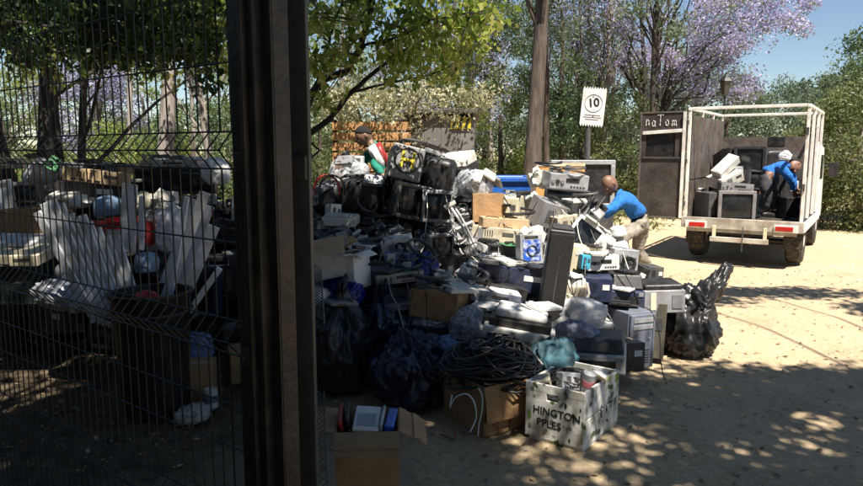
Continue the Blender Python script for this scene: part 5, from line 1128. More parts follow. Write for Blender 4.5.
I(g_chunk, 'silver_blocks', 'bright metal brackets piled behind the tipped monitor', 'parts', (578, 206, 608, 226), 6.3, .25, body='silver', seed=33)
# front row
def g_desktop(o, w, h, d):
    f = -d / 2; MB().box((0, 0, h * .28), (w, d, h * .56)).build('case', 'offwhite', o, .01)
    MB().box((0, .02, h * .66), (w * .86, d * .86, h * .20)).build('scanner_bed', 'black', o, .006); MB().box((0, .03, h * .86), (w * .72, d * .7, h * .20)).build('lid', 'white', o, .02, seg=3)
    MB().box((-w * .36, f - .003, h * .30), (w * .12, .008, h * .26)).build('port', 'black', o); MB().box((-w * .08, f - .002, h * .28), (w * .06, .006, h * .50)).build('divider', 'grey', o); MB().box((w * .2, f - .003, h * .34), (w * .3, .006, h * .06)).build('slot', 'grey', o)
I(g_desktop, 'office_printer', 'wide white printer with a black band above the tan carton', 'printer', (484, 306, 556, 348), 4.45, .36, (0, 3, -4))
I(g_box, 'tan_carton', 'tan carton under the wide white printer', 'carton', (482, 346, 540, 378), 4.35, .34, (0, 0, -4), m='card', tape=False)
I(g_bag, 'backpack', 'dark teal fabric bag slumped over the decorated crate', 'bag', (528, 334, 580, 380), 4.15, .3, (0, 12, 0), m='teal', seed=41, rough=.04)
I(g_printer, 'grey_printer', 'grey printer with a dark lid sitting behind the decorated crate', 'printer', (572, 332, 626, 368), 4.45, .34, (0, 0, -8), body='silver', lid='charcoal', paper=False)
I(g_plain, 'black_case', 'black shallow case at the sunny end behind the grey printer', 'case', (600, 338, 636, 366), 4.75, .3, (0, 0, 4), body='dark')
I(g_bag, 'lilac_cloth', 'lilac-grey cloth thrown over the grey printer', 'cloth', (552, 318, 606, 348), 4.5, .25, (0, 14, 0), m=mat('lilac', (.30, .31, .42), .8, 0, .3, 5, .5, 30, .2).name, seed=44, fold=.06)
I(g_tower, 'white_tower', 'small white tower case glimpsed behind the lilac cloth', 'computer', (590, 318, 608, 346), 4.9, .3, body='white', front='white')
# cable box
def cable_box():
    Y = 4.05; a = G(445, 430); b = G(500, 462); c = G(538, 428)
    yaw = math.atan2((c - b).y, (c - b).x) * .0 + R(24); ctr = P(492, 425, 4.02)
    o = thing('cable_carton', 'open brown carton heaped with black cables', 'carton', (ctr.x, 4.02, .002), (0, 0, R(32))); g_box(o, .44, .30, .42, 'card', True, (None, 165, 172, None))
    MB().box((0, -.2125, .11), (.435, .004, .05)).build('tape', 'brown', o)
    t = thing('cable_heap', 'tangled black cables piled high over the brown carton', 'cables', (ctr.x, 4.02, .20)); g_cables(t, .54, .36, .46, 'black', 60, 5, .0055)
    t2 = thing('grey_cables', 'dark grey cables coiled over the black ones in the brown carton', 'cables', (ctr.x - .02, 4.0, .30)); g_cables(t2, .5, .26, .4, 'charcoal', 16, 8, .005)
    hang = [('white cable hanging in a loop over the carton front', 'white', [(452, 395), (450, 408), (455, 398), (466, 394), (474, 402), (476, 418), (470, 432)], .0045),
            ('second pale cable hanging straight down the carton front', 'offwhite', [(478, 388), (482, 396), (482, 410), (479, 424), (478, 436)], .004),
            ('brown cable trailing down the carton to the ground', 'brown', [(460, 390), (455, 402), (453, 420), (455, 440), (447, 458), (440, 462)], .004),
            ('dark cable looped low over the carton front', 'brown', [(500, 396), (508, 408), (510, 428), (506, 446), (500, 440), (497, 420)], .004)]
    for lb, m, pl, r in hang:
        pts = []; pl2 = [P(x, y, 3.60 + .0055 * abs(x - 470) + (.03 if y < 396 else 0)) for x, y in pl]
        for i in range(len(pl2) - 1):
            for k in range(5):
                p0 = pl2[max(0, i - 1)]; p1 = pl2[i]; p2_ = pl2[i + 1]; p3 = pl2[min(len(pl2) - 1, i + 2)]; u = k / 5
                q_ = .5 * ((2 * p1) + (-p0 + p2_) * u + (2 * p0 - 5 * p1 + 4 * p2_ - p3) * u * u + (-p0 + 3 * p1 - 3 * p2_ + p3) * u ** 3); q_.z = max(q_.z, .008); pts.append(q_)
        pts.append(pl2[-1] if pl2[-1].z > .008 else Vector((pl2[-1].x, pl2[-1].y, .008)))
        e = MB().tube(pts, r, 6).build('hanging_cable', m, None, smooth=True); tag(e, lb, 'cable')
cable_box()
# decorated crate
def crate():
    L = G(537, 441); C = G(583, 454); Rr = G(624, 414)
    C = Vector((C.x, C.y, 0)); L.z = 0; Rr.z = 0; ux = (C - L).normalized(); yaw = math.atan2(ux.y, ux.x)
    w_ = (C - L).length * 1.3; d_ = (Rr - C).length; h = .34
    uy = Vector((-ux.y, ux.x, 0)); w_ = .36; d_ = .50
    o = thing('decorated_crate', 'white wooden fruit crate printed with green and black leaves and faded lettering', 'crate', tuple(C - ux * w_ / 2 + uy * d_ / 2 + Vector((0, 0, .002))), (0, 0, yaw))
    m = bpy.data.materials.new('leafprint'); m.use_nodes = True; n = m.node_tree; LK = n.links; b = n.nodes['Principled BSDF']; b.inputs['Roughness'].default_value = .7; tc = n.nodes.new('ShaderNodeTexCoord')
    def layer(base, col, sc_, off, th, th2, mask):
        mp = n.nodes.new('ShaderNodeMapping'); mp.inputs['Location'].default_value = off; mp.inputs['Rotation'].default_value = (.4, off[0], .7); mp.inputs['Scale'].default_value = (1, .62, .62); LK.new(tc.outputs['Object'], mp.inputs[0])
        nd = n.nodes.new('ShaderNodeTexNoise'); nd.inputs['Scale'].default_value = 9; LK.new(mp.outputs[0], nd.inputs[0]); ad = n.nodes.new('ShaderNodeMixRGB'); ad.inputs[0].default_value = .12; LK.new(mp.outputs[0], ad.inputs[1]); LK.new(nd.outputs['Color'], ad.inputs[2])
        v = n.nodes.new('ShaderNodeTexVoronoi'); v.inputs['Scale'].default_value = sc_; LK.new(ad.outputs[0], v.inputs['Vector'])
        r = n.nodes.new('ShaderNodeValToRGB'); r.color_ramp.elements[0].position = th; r.color_ramp.elements[0].color = (1, 1, 1, 1); r.color_ramp.elements[1].position = th2; r.color_ramp.elements[1].color = (0, 0, 0, 1); LK.new(v.outputs['Distance'], r.inputs[0])
        nz = n.nodes.new('ShaderNodeTexNoise'); nz.inputs['Scale'].default_value = mask; LK.new(mp.outputs[0], nz.inputs[0]); r2 = n.nodes.new('ShaderNodeValToRGB'); r2.color_ramp.elements[0].position = .47; r2.color_ramp.elements[1].position = .53; LK.new(nz.outputs[0], r2.inputs[0])
        mu = n.nodes.new('ShaderNodeMath'); mu.operation = 'MULTIPLY'; LK.new(r.outputs[0], mu.inputs[0]); LK.new(r2.outputs[0], mu.inputs[1])
        mx = n.nodes.new('ShaderNodeMixRGB'); LK.new(mu.outputs[0], mx.inputs[0]); LK.new(base, mx.inputs[1]); mx.inputs[2].default_value = (*col, 1); return mx.outputs[0]
    nb = n.nodes.new('ShaderNodeTexNoise'); nb.inputs['Scale'].default_value = 14; nb.inputs['Detail'].default_value = 8; LK.new(tc.outputs['Object'], nb.inputs[0])
    rb = n.nodes.new('ShaderNodeValToRGB'); rb.color_ramp.elements[0].position = .35; rb.color_ramp.elements[0].color = (.36, .35, .30, 1); rb.color_ramp.elements[1].position = .6; rb.color_ramp.elements[1].color = (.72, .72, .68, 1); LK.new(nb.outputs[0], rb.inputs[0])
    c = layer(rb.outputs[0], (.16, .17, .15), 17, (3, 1, 2), .28, .34, 7); c = layer(c, (.22, .29, .06), 12, (.7, .2, .5), .30, .36, 8); c = layer(c, (.02, .025, .02), 20, (1.7, 2.2, .9), .22, .28, 7); c = layer(c, (.07, .11, .03), 22, (5, 2, 1), .24, .30, 6)
    LK.new(c, b.inputs['Base Color'])
    t = .018; v = MB(); v.box((0, 0, t / 2), (w_ - .01, d_ - .01, t)); hs = h - .03
    # front board with a real handle slot
    y = -d_ / 2 + t / 2
    v.box((0, y, .02 + .115), (w_, t, .23)); v.box((0, y, h - .025), (w_, t, .05)); v.box((-w_ / 2 + .065, y, .275), (.13, t, .05)); v.box((w_ / 2 - .08, y, .275), (.16, t, .05)); v.box((0, -y, .02 + (h - .02) / 2), (w_, t, h - .02))
    for s in (-1, 1):
        for k in range(2): v.box((s * (w_ / 2 - t / 2 + .001), 0, .02 + .078 + k * .164), (t, d_ - 2 * t - .002, .156))
    v.build('crate_board', m, o, .002)
    co = MB()
    for sx in (-1, 1):
        for sy in (-1, 1): co.box((sx * (w_ / 2 - .035), sy * (d_ / 2 - .032), h / 2 + .005), (.022, .022, h - .02))
    co.build('corner_post', 'cardlight', o)
    text('HINGTON', .062, 'black', o, (.015, -d_ / 2 - .002, .185), (R(90), 0, 0), .0008, 1.0, .0006); text('PPLES', .062, 'black', o, (-.03, -d_ / 2 - .002, .115), (R(90), 0, 0), .0008, 1.0, .0006)
    # contents (each a thing of its own)
    ob = Vector(o.location); mt = Matrix.Rotation(yaw, 3, 'Z')
    def C_(gen, name, label, cat, x, y, z, w, h_, d, rot=(0, 0, 0), **kw):
        e = thing(name, label, cat, ob + mt @ Vector((x, y, z)), tuple(R(a) for a in rot), group='small electronics in the decorated crate'); gen(e, w, h_, d, **kw)
    C_(g_box, 'filler_carton', 'dark carton buried at the bottom of the decorated crate', 'carton', 0, 0, .02, .30, .22, .44, (0, 0, math.degrees(yaw)), m='charcoal', tape=False)
    C_(g_plain, 'power_adapter', 'beige power adapter on the front corner of the decorated crate', 'adapter', -.12, -.17, .30, .12, .05, .09, (10, -18, -10), body='beige')
    C_(g_plain, 'grey_adapter', 'grey square adapter in the middle of the decorated crate', 'adapter', .02, -.12, .29, .12, .10, .07, (-12, 8, 20), body='silver')
    C_(g_plain, 'black_adapter', 'black adapter beside the beige one in the decorated crate', 'adapter', -.06, -.06, .29, .10, .05, .10, (12, 10, 40), body='black')
    def g_tin(e, w, h_, d): MB().lathe([(w / 2, 0), (w / 2, h_)], 20).build('tin', 'silver', e, smooth=True); MB().lathe([(w / 2 + .001, h_ * .3), (w / 2 + .001, h_ * .62)], 20).build('label', 'pink', e, smooth=True)
    C_(g_tin, 'spray_tin', 'silver tin with a pink label standing in the decorated crate', 'tin', .10, -.05, .29, .075, .11, .07, (14, 8, 0))
    C_(g_plain, 'white_router', 'white router lying at the far end of the decorated crate', 'router', .08, .12, .29, .16, .04, .12, (6, -6, 15), body='white')
    C_(g_plain, 'brass_adapter', 'tan adapter against the side board of the decorated crate', 'adapter', .12, .02, .30, .07, .06, .10, (0, 20, 10), body='cardlight')
    C_(g_deck, 'dark_router', 'dark flat router in the back of the decorated crate', 'router', -.08, .10, .29, .17, .04, .13, (4, 8, -25), body='charcoal', front='dark')
    C_(g_plain, 'phone_handset', 'dark telephone handset poking out of the decorated crate', 'handset', .0, .02, .33, .18, .035, .05, (0, 24, 50), body='dark')
    C_(g_cables, 'adapter_cables', 'thin dark leads tangled over the adapters in the decorated crate', 'leads', 0, -.04, .28, .30, .10, .36, (0, 0, math.degrees(yaw)), m='dark', n=14, seed=31, r=.003)
crate()
# small open carton at the lower edge
def front_carton():
    c = P(369, 470, 2.75); w_, d_, h = .27, .27, .40; zt_ = P(369, 430, 2.75).z
    o = thing('open_carton', 'open brown carton with spread flaps in the shade at the near edge', 'carton', (P(369, 470, 2.85).x, 2.85, .002), (0, 0, R(3))); h = zt_
    g_box(o, w_, h, d_, 'card', True, (None, 105, 112, 82))
    ob = Vector(o.location)
    def C_(gen, name, label, cat, x, y, z, w, h_, d, rot=(0, 0, 0), **kw):
        e = thing(name, label, cat, ob + Vector((x, y, z)), tuple(R(a) for a in rot), group='things in the open near carton'); gen(e, w, h_, d, **kw)
    C_(g_plain, 'packing_block', 'dark packing block filling the bottom of the open near carton', 'packing', 0, 0, .008, .24, h - .12, .24, body='charcoal', pname='block')
    def g_case(e, w, h_, d):
        MB().box((0, 0, h_ / 2), (w, d, h_)).build('cover', 'paper', e, .004); MB().box((w * .42, -d / 2 - .002, h_ / 2), (w * .10, .004, h_ * .9)).build('spine', 'bluegrey', e); MB().box((0, -d * .1, h_ + .002), (w * .7, d * .5, .003)).build('label', 'silver', e)
    C_(g_case, 'white_drive', 'white boxy drive in the middle of the open near carton', 'drive', -.01, -.01, h - .11, .11, .15, .16, (16, 4, 0))
    C_(g_plain, 'red_cassette', 'red-edged black cassette standing at one side of the open near carton', 'cassette', -.098, 0, h - .11, .02, .16, .17, (8, -8, 4), body='red')
    C_(g_plain, 'black_cassette', 'black cassette beside the red-edged one in the open near carton', 'cassette', -.072, 0, h - .11, .018, .17, .17, (8, -6, 4), body='black')
    C_(g_plain, 'blue_folder', 'bright blue folder at one side of the open near carton', 'folder', .085, .01, h - .11, .04, .13, .17, (6, 8, -3), body='blue')
    C_(g_plain, 'silver_drive', 'thin silver drive next to the white boxy one in the open near carton', 'drive', .056, -.01, h - .11, .014, .155, .16, (12, 4, -2), body='silver')
front_carton()
# big black bag at the sunny end
def end_bag():
    o = thing('rubbish_bag', 'large shiny black rubbish bag standing alone at the sunny end of the heap', 'bag', (at(695, 5.45), 5.45, -.01)); g_bag(o, .58, .48, .5, 'bagblack', 52, 0, 5, .11, .09)
    pts0 = crumple(.50, .30, .34, 55, 5, .14, 0, rough=.10); me = bpy.data.meshes.new('bag_neck')
    for v in pts0.verts:
        k = max(0, v.co.z / .30); x = v.co.x; v.co.z = v.co.z * .9 + .30 + max(0, x) * 1.05 + .03 * math.sin(v.co.x * 40 + v.co.y * 25); v.co.y *= 1 - .6 * max(0, x) / .3; v.co.x = x + .07
    pts0.to_mesh(me); pts0.free(); me.materials.append(MATS['bagblack']); me.shade_smooth(); b = bpy.data.objects.new('bag_neck', me); COL.objects.link(b); b.parent = o
    MB().box((-.02, -.06, .50), (.03, .03, .12), (0, R(8), 0)).build('tie', 'white', o, .006)
end_bag()
# ------------------------------------------------------------------ heap seen through the fence
K = 'scrap behind the wire fence'
def J_(gen, name, label, cat, bb, Y, d=.35, rot=(0, 0, 0), **kw): return put(gen, name, label, cat, bb, Y, d, rot, group=K, **kw)
def bin_():
    c = G(141, 426); o = thing('black_bin', 'tall black plastic bin holding the white slats behind the fence', 'bin', (c.x, c.y + .25, 0)); r = .235; h = .76
    MB().lathe([(r * .82, .0), (r * .85, .02), (r, h - .02), (r + .015, h), (r + .015, h + .02), (r - .01, h + .02), (r * .8, .04), (.01, .03)], 32).build('tub', 'black', o, smooth=True)
    MB().tube([(r * math.cos(a) * 1.03, r * math.sin(a) * 1.03, h - .10) for a in [i * math.pi / 16 for i in range(33)]], .008, 6, False).build('hoop', 'dark', o, smooth=True)
    for s in (-1, 1): MB().tube([(s * r * .98, -.05, h - .16), (s * (r + .04), -.05, h - .14), (s * (r + .04), .05, h - .14), (s * r * .98, .05, h - .16)], .01, 6).build('handle', 'black', o, smooth=True)
    b = Vector(o.location)
    rd = thing('red_bowl', 'red plastic bowl wedged in the mouth of the black bin', 'lid', b + Vector((.02, -.14, h - .05)), (R(60), 0, 0)); MB().lathe([(.10, 0), (.105, .01), (.09, .03), (.01, .035)], 24).build('lid', 'red', rd, smooth=True); MB().lathe([(.03, .034), (.028, .05)], 12).build('knob', 'red', rd)
    rr = random.Random(3)
    # slats: white boards stuck into the bin, two fans
    def board(label, px0, py0, px1, py1, Y, wpx, tilt=0):
        a = P(px0, py0, Y); e = P(px1, py1, Y + .05 * rr.random()); L = (a - e).length; d = (a - e).normalized()
        side = Vector((1, 0, 0)) - d * d.x; side.normalize(); nn = side.cross(d)
        m = Matrix((side, nn, d)).transposed().to_4x4(); m.translation = e; ob = MB().box((0, 0, L / 2), (wpx / F * Y, .018, L)).build('white_picket', 'slatwhite', None, .003); ob.matrix_world = m @ Matrix.Rotation(R(tilt), 4, 'Z'); tag(ob, label, 'slat', 'white slats standing in the black bin')
    fan = [(37, 212, 'white slat at the very edge of the leaning fan, its foot outside the bin'), (44, 203, 'outermost long white slat leaning away from the post'), (52, 200, 'long white slat tucked behind the outermost one'), (60, 204, 'second white slat in from the outermost leaning one'), (70, 214, 'white slat beside the tan beam, third of the leaning fan'), (82, 215, 'white slat in the middle of the leaning fan'), (88, 222, 'white slat just before the short worn one'), (97, 228, 'short white slat with a worn end in the leaning fan'), (106, 236, 'shorter white slat next to the worn one'), (116, 236, 'innermost slat of the leaning fan, below the red crate')]
    for i, (x, y, lb) in enumerate(fan): board(lb, x, y, 96 + i * 5.6, 322 + 1.5 * i, 4.26 + .022 * i, 9.5, 12)
    board('broad bluish slat upright in front of the red crate', 130, 184, 128, 252, 4.55, 15, 0)
    board('narrow slat right beside the broad bluish one', 142, 196, 141, 250, 4.6, 6, 10)
    board('white slat rising toward the post, tallest of the steep ones', 205, 192, 158, 318, 4.3, 10.5, -14); board('thin pale slat close beside the tallest steep one', 187, 197, 166, 322, 4.26, 5, 10)
    board('wide pale slat nearest the post', 214, 226, 172, 324, 4.34, 12, -12); board('tall slat leaning behind the steep ones', 196, 200, 152, 318, 4.42, 10, -12); board('pale slat wedged between the steep ones and the post', 210, 206, 168, 320, 4.40, 9, -12)
    board('low slanting slat running down from the post', 220, 268, 176, 330, 4.25, 6, -10)
bin_()
J_(g_plain, 'teal_cabinet', 'dark teal cabinet low down behind the far end of the fence', 'cabinet', (-10, 257, 54, 298), 5.0, .5, body='tealdark', pname='cabinet')
J_(g_plain, 'pale_board', 'yellowish board lying across the dark teal cabinet', 'board', (-12, 246, 55, 257), 4.95, .55, (6, 0, 4), body='cream', pname='board')
J_(g_plain, 'white_board', 'white tapering board above the yellowish one', 'board', (-14, 234, 46, 244), 5.1, .4, (12, 3, 0), body='white', pname='board')
J_(g_box, 'brown_carton', 'tall brown carton standing behind the white tapering board', 'carton', (14, 208, 54, 252), 5.3, .35, (0, 0, 6), tape=False)
J_(g_panel, 'freezer_door', 'bluish white appliance door leaning among dark parts', 'door', (0, 180, 16, 226), 5.4, .06, (0, -8, 14), body='slatwhite')
J_(g_crt, 'crt_television', 'dark television beside the leaning appliance door', 'television', (14, 184, 46, 212), 5.6, .4, (0, 0, 12), body='dark')
J_(g_chunk, 'white_scraps', 'white broken plastic above the tall brown carton', 'parts', (26, 162, 64, 186), 5.9, .3, body='white', seed=51)
J_(g_bag, 'white_bag', 'crumpled white bag under the tan beam', 'bag', (46, 192, 92, 208), 5.6, .3, m='paper', seed=52, sub=4)
J_(g_plain, 'tan_beam', 'tan wooden beam lying across the top of the fenced heap', 'beam', (66, 170, 128, 183), 5.7, .12, (0, 7, 0), body='cardlight', pname='beam')
J_(g_plain, 'black_cabinet', 'black drawer cabinet beneath the tan beam', 'cabinet', (66, 181, 130, 204), 5.9, .4, (0, 2, 0), body='dark', pname='cabinet')
J_(g_plain, 'long_case', 'long pale case on the far skyline of the fenced heap', 'case', (-6, 158, 34, 168), 6.6, .4, body='cream')
J_(g_deck, 'grey_player', 'dark player resting on top of the black drawer cabinet', 'player', (78, 163, 128, 174), 6.4, .4, (0, 3, 0), body='charcoal', front='grey')
J_(g_crt, 'wide_television', 'wide black television with a silver edge near the post', 'television', (144, 168, 222, 192), 6.2, .45, (0, 1, 0), body='black', knob=False)
J_(g_deck, 'silver_deck', 'silver player lying on the wide black television', 'player', (150, 160, 206, 168), 6.2, .4, (0, 0, -2), body='silver', front='silver')
J_(g_bag, 'white_cloth', 'white cloth bundle on the wide black television by the post', 'cloth', (202, 156, 230, 184), 6.0, .25, m='paper', seed=56, sub=4)
J_(g_shell, 'round_basket', 'round blue and cream globe behind the leaning slats', 'globe', (95, 194, 122, 215), 5.5, .28, body='helmet')
J_(g_shell, 'yellow_ball', 'yellowish oval lamp globe above the broad bluish slat', 'globe', (136, 190, 150, 208), 5.4, .14, body='cream')
J_(g_chunk, 'pale_blocks', 'pale broken appliance parts behind the narrow slat', 'parts', (150, 188, 176, 212), 5.5, .22, body='offwhite')
J_(g_bag, 'pale_bag', 'pale plastic bag below the pale round globe', 'bag', (142, 208, 176, 222), 5.2, .25, m='filmwhite', seed=58, sub=4)
def g_crate(o, w, h, d):
    b = MB()
    for k in range(3): 
        b.box((0, -d / 2, h * (.16 + .34 * k)), (w, .012, h * .24)); b.box((0, d / 2, h * (.16 + .34 * k)), (w, .012, h * .24)); b.box((-w / 2, 0, h * (.16 + .34 * k)), (.012, d - .014, h * .24)); b.box((w / 2, 0, h * (.16 + .34 * k)), (.012, d - .014, h * .24))
    b.box((0, 0, .01), (w, d, .012)); 
    for sx in (-1, 1): b.box((sx * (w / 2 - .02), -d / 2 - .008, h / 2), (.03, .008, h))
    b.build('crate_side', 'red', o, .002); MB().box((0, -d / 2 - .009, h * .5), (w * .5, .004, h * .3)).build('label', 'white', o)
J_(g_crate, 'red_crate', 'red plastic crate with a white label behind the broad bluish slat', 'crate', (106, 218, 163, 242), 5.1, .4)
J_(g_bag, 'white_sacking', 'torn white plastic sacking beside the wide slats', 'bag', (155, 206, 194, 250), 4.95, .3, m='filmwhite', seed=60)
J_(g_shell, 'blue_helmet', 'pale blue round pot lying above the black bin', 'pot', (134, 250, 158, 272), 4.7, .16, body='helmet')
J_(g_chunk, 'dark_parts', 'black broken parts filling the gap between the two slat fans', 'parts', (130, 240, 178, 300), 4.85, .3, body='black', seed=64)
J_(g_bag, 'long_white_bag', 'long crumpled white bag lying low behind the wires', 'bag', (30, 276, 112, 308), 4.7, .4, (0, 8, 0), m='foil', seed=62, fold=.07)
J_(g_shell, 'white_float', 'small white oval lying above the long crumpled bag', 'globe', (56, 262, 70, 280), 4.9, .12, body='white')
J_(g_crt, 'dark_television', 'dark boxy television low beside the post', 'television', (176, 262, 226, 312), 5.2, .4, body='navy')
J_(g_box, 'label_carton', 'small carton with pale labels on the ground by the post', 'carton', (188, 362, 214, 400), 4.35, .25, (0, 0, 8), m='card')
J_(g_bag, 'paper_heap', 'pale crumpled paper on the ground between the bin and the post', 'paper', (172, 414, 214, 430), 4.0, .3, m='cardgrey', seed=66, sub=4, rough=.12, fold=.16)
def g_can(o, w, h, d): MB().lathe([(w / 2 * .95, 0), (w / 2, .01), (w / 2, h - .01), (w / 2 * .93, h), (w / 2 * .9, h - .006), (.01, h - .006)], 20).build('can', 'offwhite', o, smooth=True); MB().lathe([(w / 2 + .001, h * .3), (w / 2 + .001, h * .7)], 20).build('label', 'bluegrey', o)
J_(g_can, 'paint_can', 'small white paint can beside the labelled carton', 'can', (204, 388, 218, 408), 4.15, .1)
J_(g_bag, 'blue_scrap', 'pale blue plastic bag on top of the labelled carton', 'bag', (182, 330, 214, 362), 4.6, .25, m='filmblue', seed=68, sub=4)
# ------------------------------------------------------------------ dark filler pieces that carry the surface of both heaps
rr = random.Random(11)
def surf(x, y):
    h = np.interp(y, [4.3, 4.6, 5, 5.5, 6, 6.4, 7.2, 7.7], [0, .10, .36, .62, .93, 1.12, 1.0, .3])
    if x < -1.4: return float(np.interp(y, [4.9, 5.1, 5.6, 6.3, 7.2, 7.6], [0, .45, .85, 1.22, 1.1, .3]))
    return float(h * np.interp(x, [-1.2, .55, .9, 1.3, 1.65, 1.9], [1, 1, .85, .72, .5, 0]))
kinds = [('computer_tower', g_tower, .19, .42, .42), ('crt_television', g_crt, .42, .36, .38), ('flat_player', g_deck, .42, .10, .34), ('closed_carton', g_box, .38, .28, .34), ('grey_case', g_plain, .36, .22, .36), ('printer', g_printer, .42, .22, .34), ('keyboard', g_keyboard, .44, .035, .17)]
protos = {}
def cp(o, loc, rot, sc_):
    c = o.copy(); COL.objects.link(c); c.location = loc; c.rotation_euler = rot; c.scale = (sc_, sc_, sc_)
    for ch in o.children: d = ch.copy(); COL.objects.link(d); d.parent = c
    return c
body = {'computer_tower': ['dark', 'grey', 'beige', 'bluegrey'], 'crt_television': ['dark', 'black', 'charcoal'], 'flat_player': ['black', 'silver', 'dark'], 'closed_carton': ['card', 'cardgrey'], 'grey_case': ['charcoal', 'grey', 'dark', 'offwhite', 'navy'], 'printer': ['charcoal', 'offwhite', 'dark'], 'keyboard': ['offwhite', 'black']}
WORD = dict(dark='dark', grey='grey', beige='beige', bluegrey='bluish', black='black', charcoal='charcoal', silver='silver', card='brown', cardgrey='greyish', offwhite='off-white', navy='navy')
CATN = dict(computer_tower='computer', crt_television='television', flat_player='player', closed_carton='carton', grey_case='case', printer='printer', keyboard='keyboard')
x = -4.4
while x < 1.95:
    y = 4.35
    while y < 7.6:
        if x > .95 and y < 5.3 or x < -1.4 and y < 5.4: y += .4; continue
        jx, jy = x + (rr.random() - .5) * .12, y + (rr.random() - .5) * .1; top = surf(jx, jy); z = .0
        if jx < -1.4 and top > .2: 
            pass
        while z < top - .05:
            nm, gen, w_, h_, d_ = rr.choice(kinds[:6] if z + .2 < top else kinds[2:3] + kinds[4:]); bd = rr.choice(body[nm]); s = .85 + .3 * rr.random()
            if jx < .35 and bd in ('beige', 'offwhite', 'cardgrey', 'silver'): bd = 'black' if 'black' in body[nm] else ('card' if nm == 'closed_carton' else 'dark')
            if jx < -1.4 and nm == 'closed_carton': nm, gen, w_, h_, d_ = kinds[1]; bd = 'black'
            if z + h_ * s > top + .06: nm, gen, w_, h_, d_ = kinds[2]; bd = rr.choice(body[nm]); s = 1
            key = (nm, bd); rot = (R((rr.random() - .5) * 18), R((rr.random() - .5) * 18), R((rr.random() - .5) * 80)); loc = Vector((jx, jy, z + .004))
            side_ = 'wired' if jx < -1.4 else 'open'
            if key not in protos:
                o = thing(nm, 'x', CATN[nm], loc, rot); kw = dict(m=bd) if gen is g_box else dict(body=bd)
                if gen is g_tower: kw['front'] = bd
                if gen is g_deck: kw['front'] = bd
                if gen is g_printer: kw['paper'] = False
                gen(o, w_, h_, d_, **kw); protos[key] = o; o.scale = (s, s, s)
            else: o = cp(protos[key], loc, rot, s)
            o['label'] = f"{WORD[bd]} {CATN[nm]} packed deep inside the {'heap behind the wires' if side_ == 'wired' else 'heap in the open'}"
            o['group'] = f"{WORD[bd]} {CATN[nm]}s packed inside the {'fenced' if side_ == 'wired' else 'open'} heap"
            z += h_ * s + .004
        y += .40
    x += .44
# loose parts lying over the heap surface
def g_lid(o, w, h, d): MB().lathe([(w / 2, 0), (w / 2, h * .4), (w * .4, h), (.01, h)], 20).build('lid', o['mat'], o, smooth=True)
small = [('plastic_cover', 'black', 'cover'), ('power_brick', 'black', 'adapter'), ('hose', 'black', 'hose'), ('circuit_board', 'copper', 'board'), ('plastic_cover', 'offwhite', 'cover'), ('plastic_cover', 'black', 'cover'), ('power_brick', 'black', 'adapter'), ('metal_bracket', 'silver', 'bracket'), ('drive_cage', 'silver', 'drive'), ('plastic_cover', 'white', 'cover'), ('hose', 'charcoal', 'hose'), ('plastic_cover', 'grey', 'cover')]
sp = {}
def mk(nm, m):
    o = thing(nm, 'x', 'part')
    if nm == 'circuit_board':
        MB().box((0, 0, .002), (.17, .12, .003)).build('board', m, o); b = MB()
        for i in range(9): b.box(((rr.random() - .5) * .14, (rr.random() - .5) * .1, .009), (.012 + .02 * rr.random(), .01 + .02 * rr.random(), .012))
        b.build('chip', 'black', o)
    elif nm == 'plastic_cover': 
        b = MB(); b.box((0, 0, .012), (.19, .13, .022)); b.box((.07, 0, .028), (.03, .12, .012)); b.build('cover', m, o, .005); MB().box((-.02, -.066, .012), (.06, .004, .008)).build('clip', 'black', o)
    elif nm == 'power_brick': MB().box((0, 0, .02), (.12, .06, .035)).build('brick', m, o, .006); MB().tube([(.06, 0, .02), (.11, .02, .03), (.15, -.02, .012), (.2, .03, .01)], .003, 5).build('lead', m, o, smooth=True)
    elif nm == 'metal_bracket':
        b = MB(); b.box((0, 0, .003), (.18, .05, .003)); b.box((.09, 0, .03), (.003, .05, .06)); b.box((-.09, 0, .02), (.003, .05, .04)); b.build('bracket', m, o); MB().lathe([(.004, 0), (.004, .008)], 8, (.04, 0, .004)).build('screw', 'dark', o)
    elif nm == 'drive_cage': MB().box((0, 0, .02), (.15, .10, .035)).build('case', m, o, .003); MB().box((0, 0, .040), (.11, .07, .003)).build('label', 'white', o)
    elif nm == 'hose': MB().tube([(.12 * math.cos(t), .09 * math.sin(t), .02 + .01 * t) for t in [i * .3 for i in range(24)]], .011, 8).build('hose', m, o, smooth=True)
    return o
ck = {}
for i in range(170):
    x = -1.25 + 3.0 * rr.random(); y = 4.6 + 2.4 * rr.random(); t = surf(x, y)
    if t < .15 or (x > 1.3 and y < 5.3): continue
    m = rr.choice(['black', 'charcoal', 'grey', 'black', 'dark', 'silver', 'navy'] + (['offwhite'] if x > .4 else [])); key = m
    loc = Vector((x, y, t - .02 + .1 * rr.random())); rot = (rr.uniform(-.6, .6), rr.uniform(-.6, .6), rr.uniform(0, 6.3)); s_ = .6 + .7 * rr.random()
    if key not in ck: ck[key] = thing('broken_casing', 'x', 'casing', loc, rot); g_chunk(ck[key], .26, .16, .22, m, 90 + len(ck)); g_plain(ck[key], .16, .09, .12, m); o = ck[key]
    else: o = cp(ck[key], loc, rot, s_)
    w_ = WORD.get(m, m); o['label'] = f"broken {w_} casing jammed into the surface of the open heap"; o['group'] = f"broken {w_} casings in the open heap"
n = 0
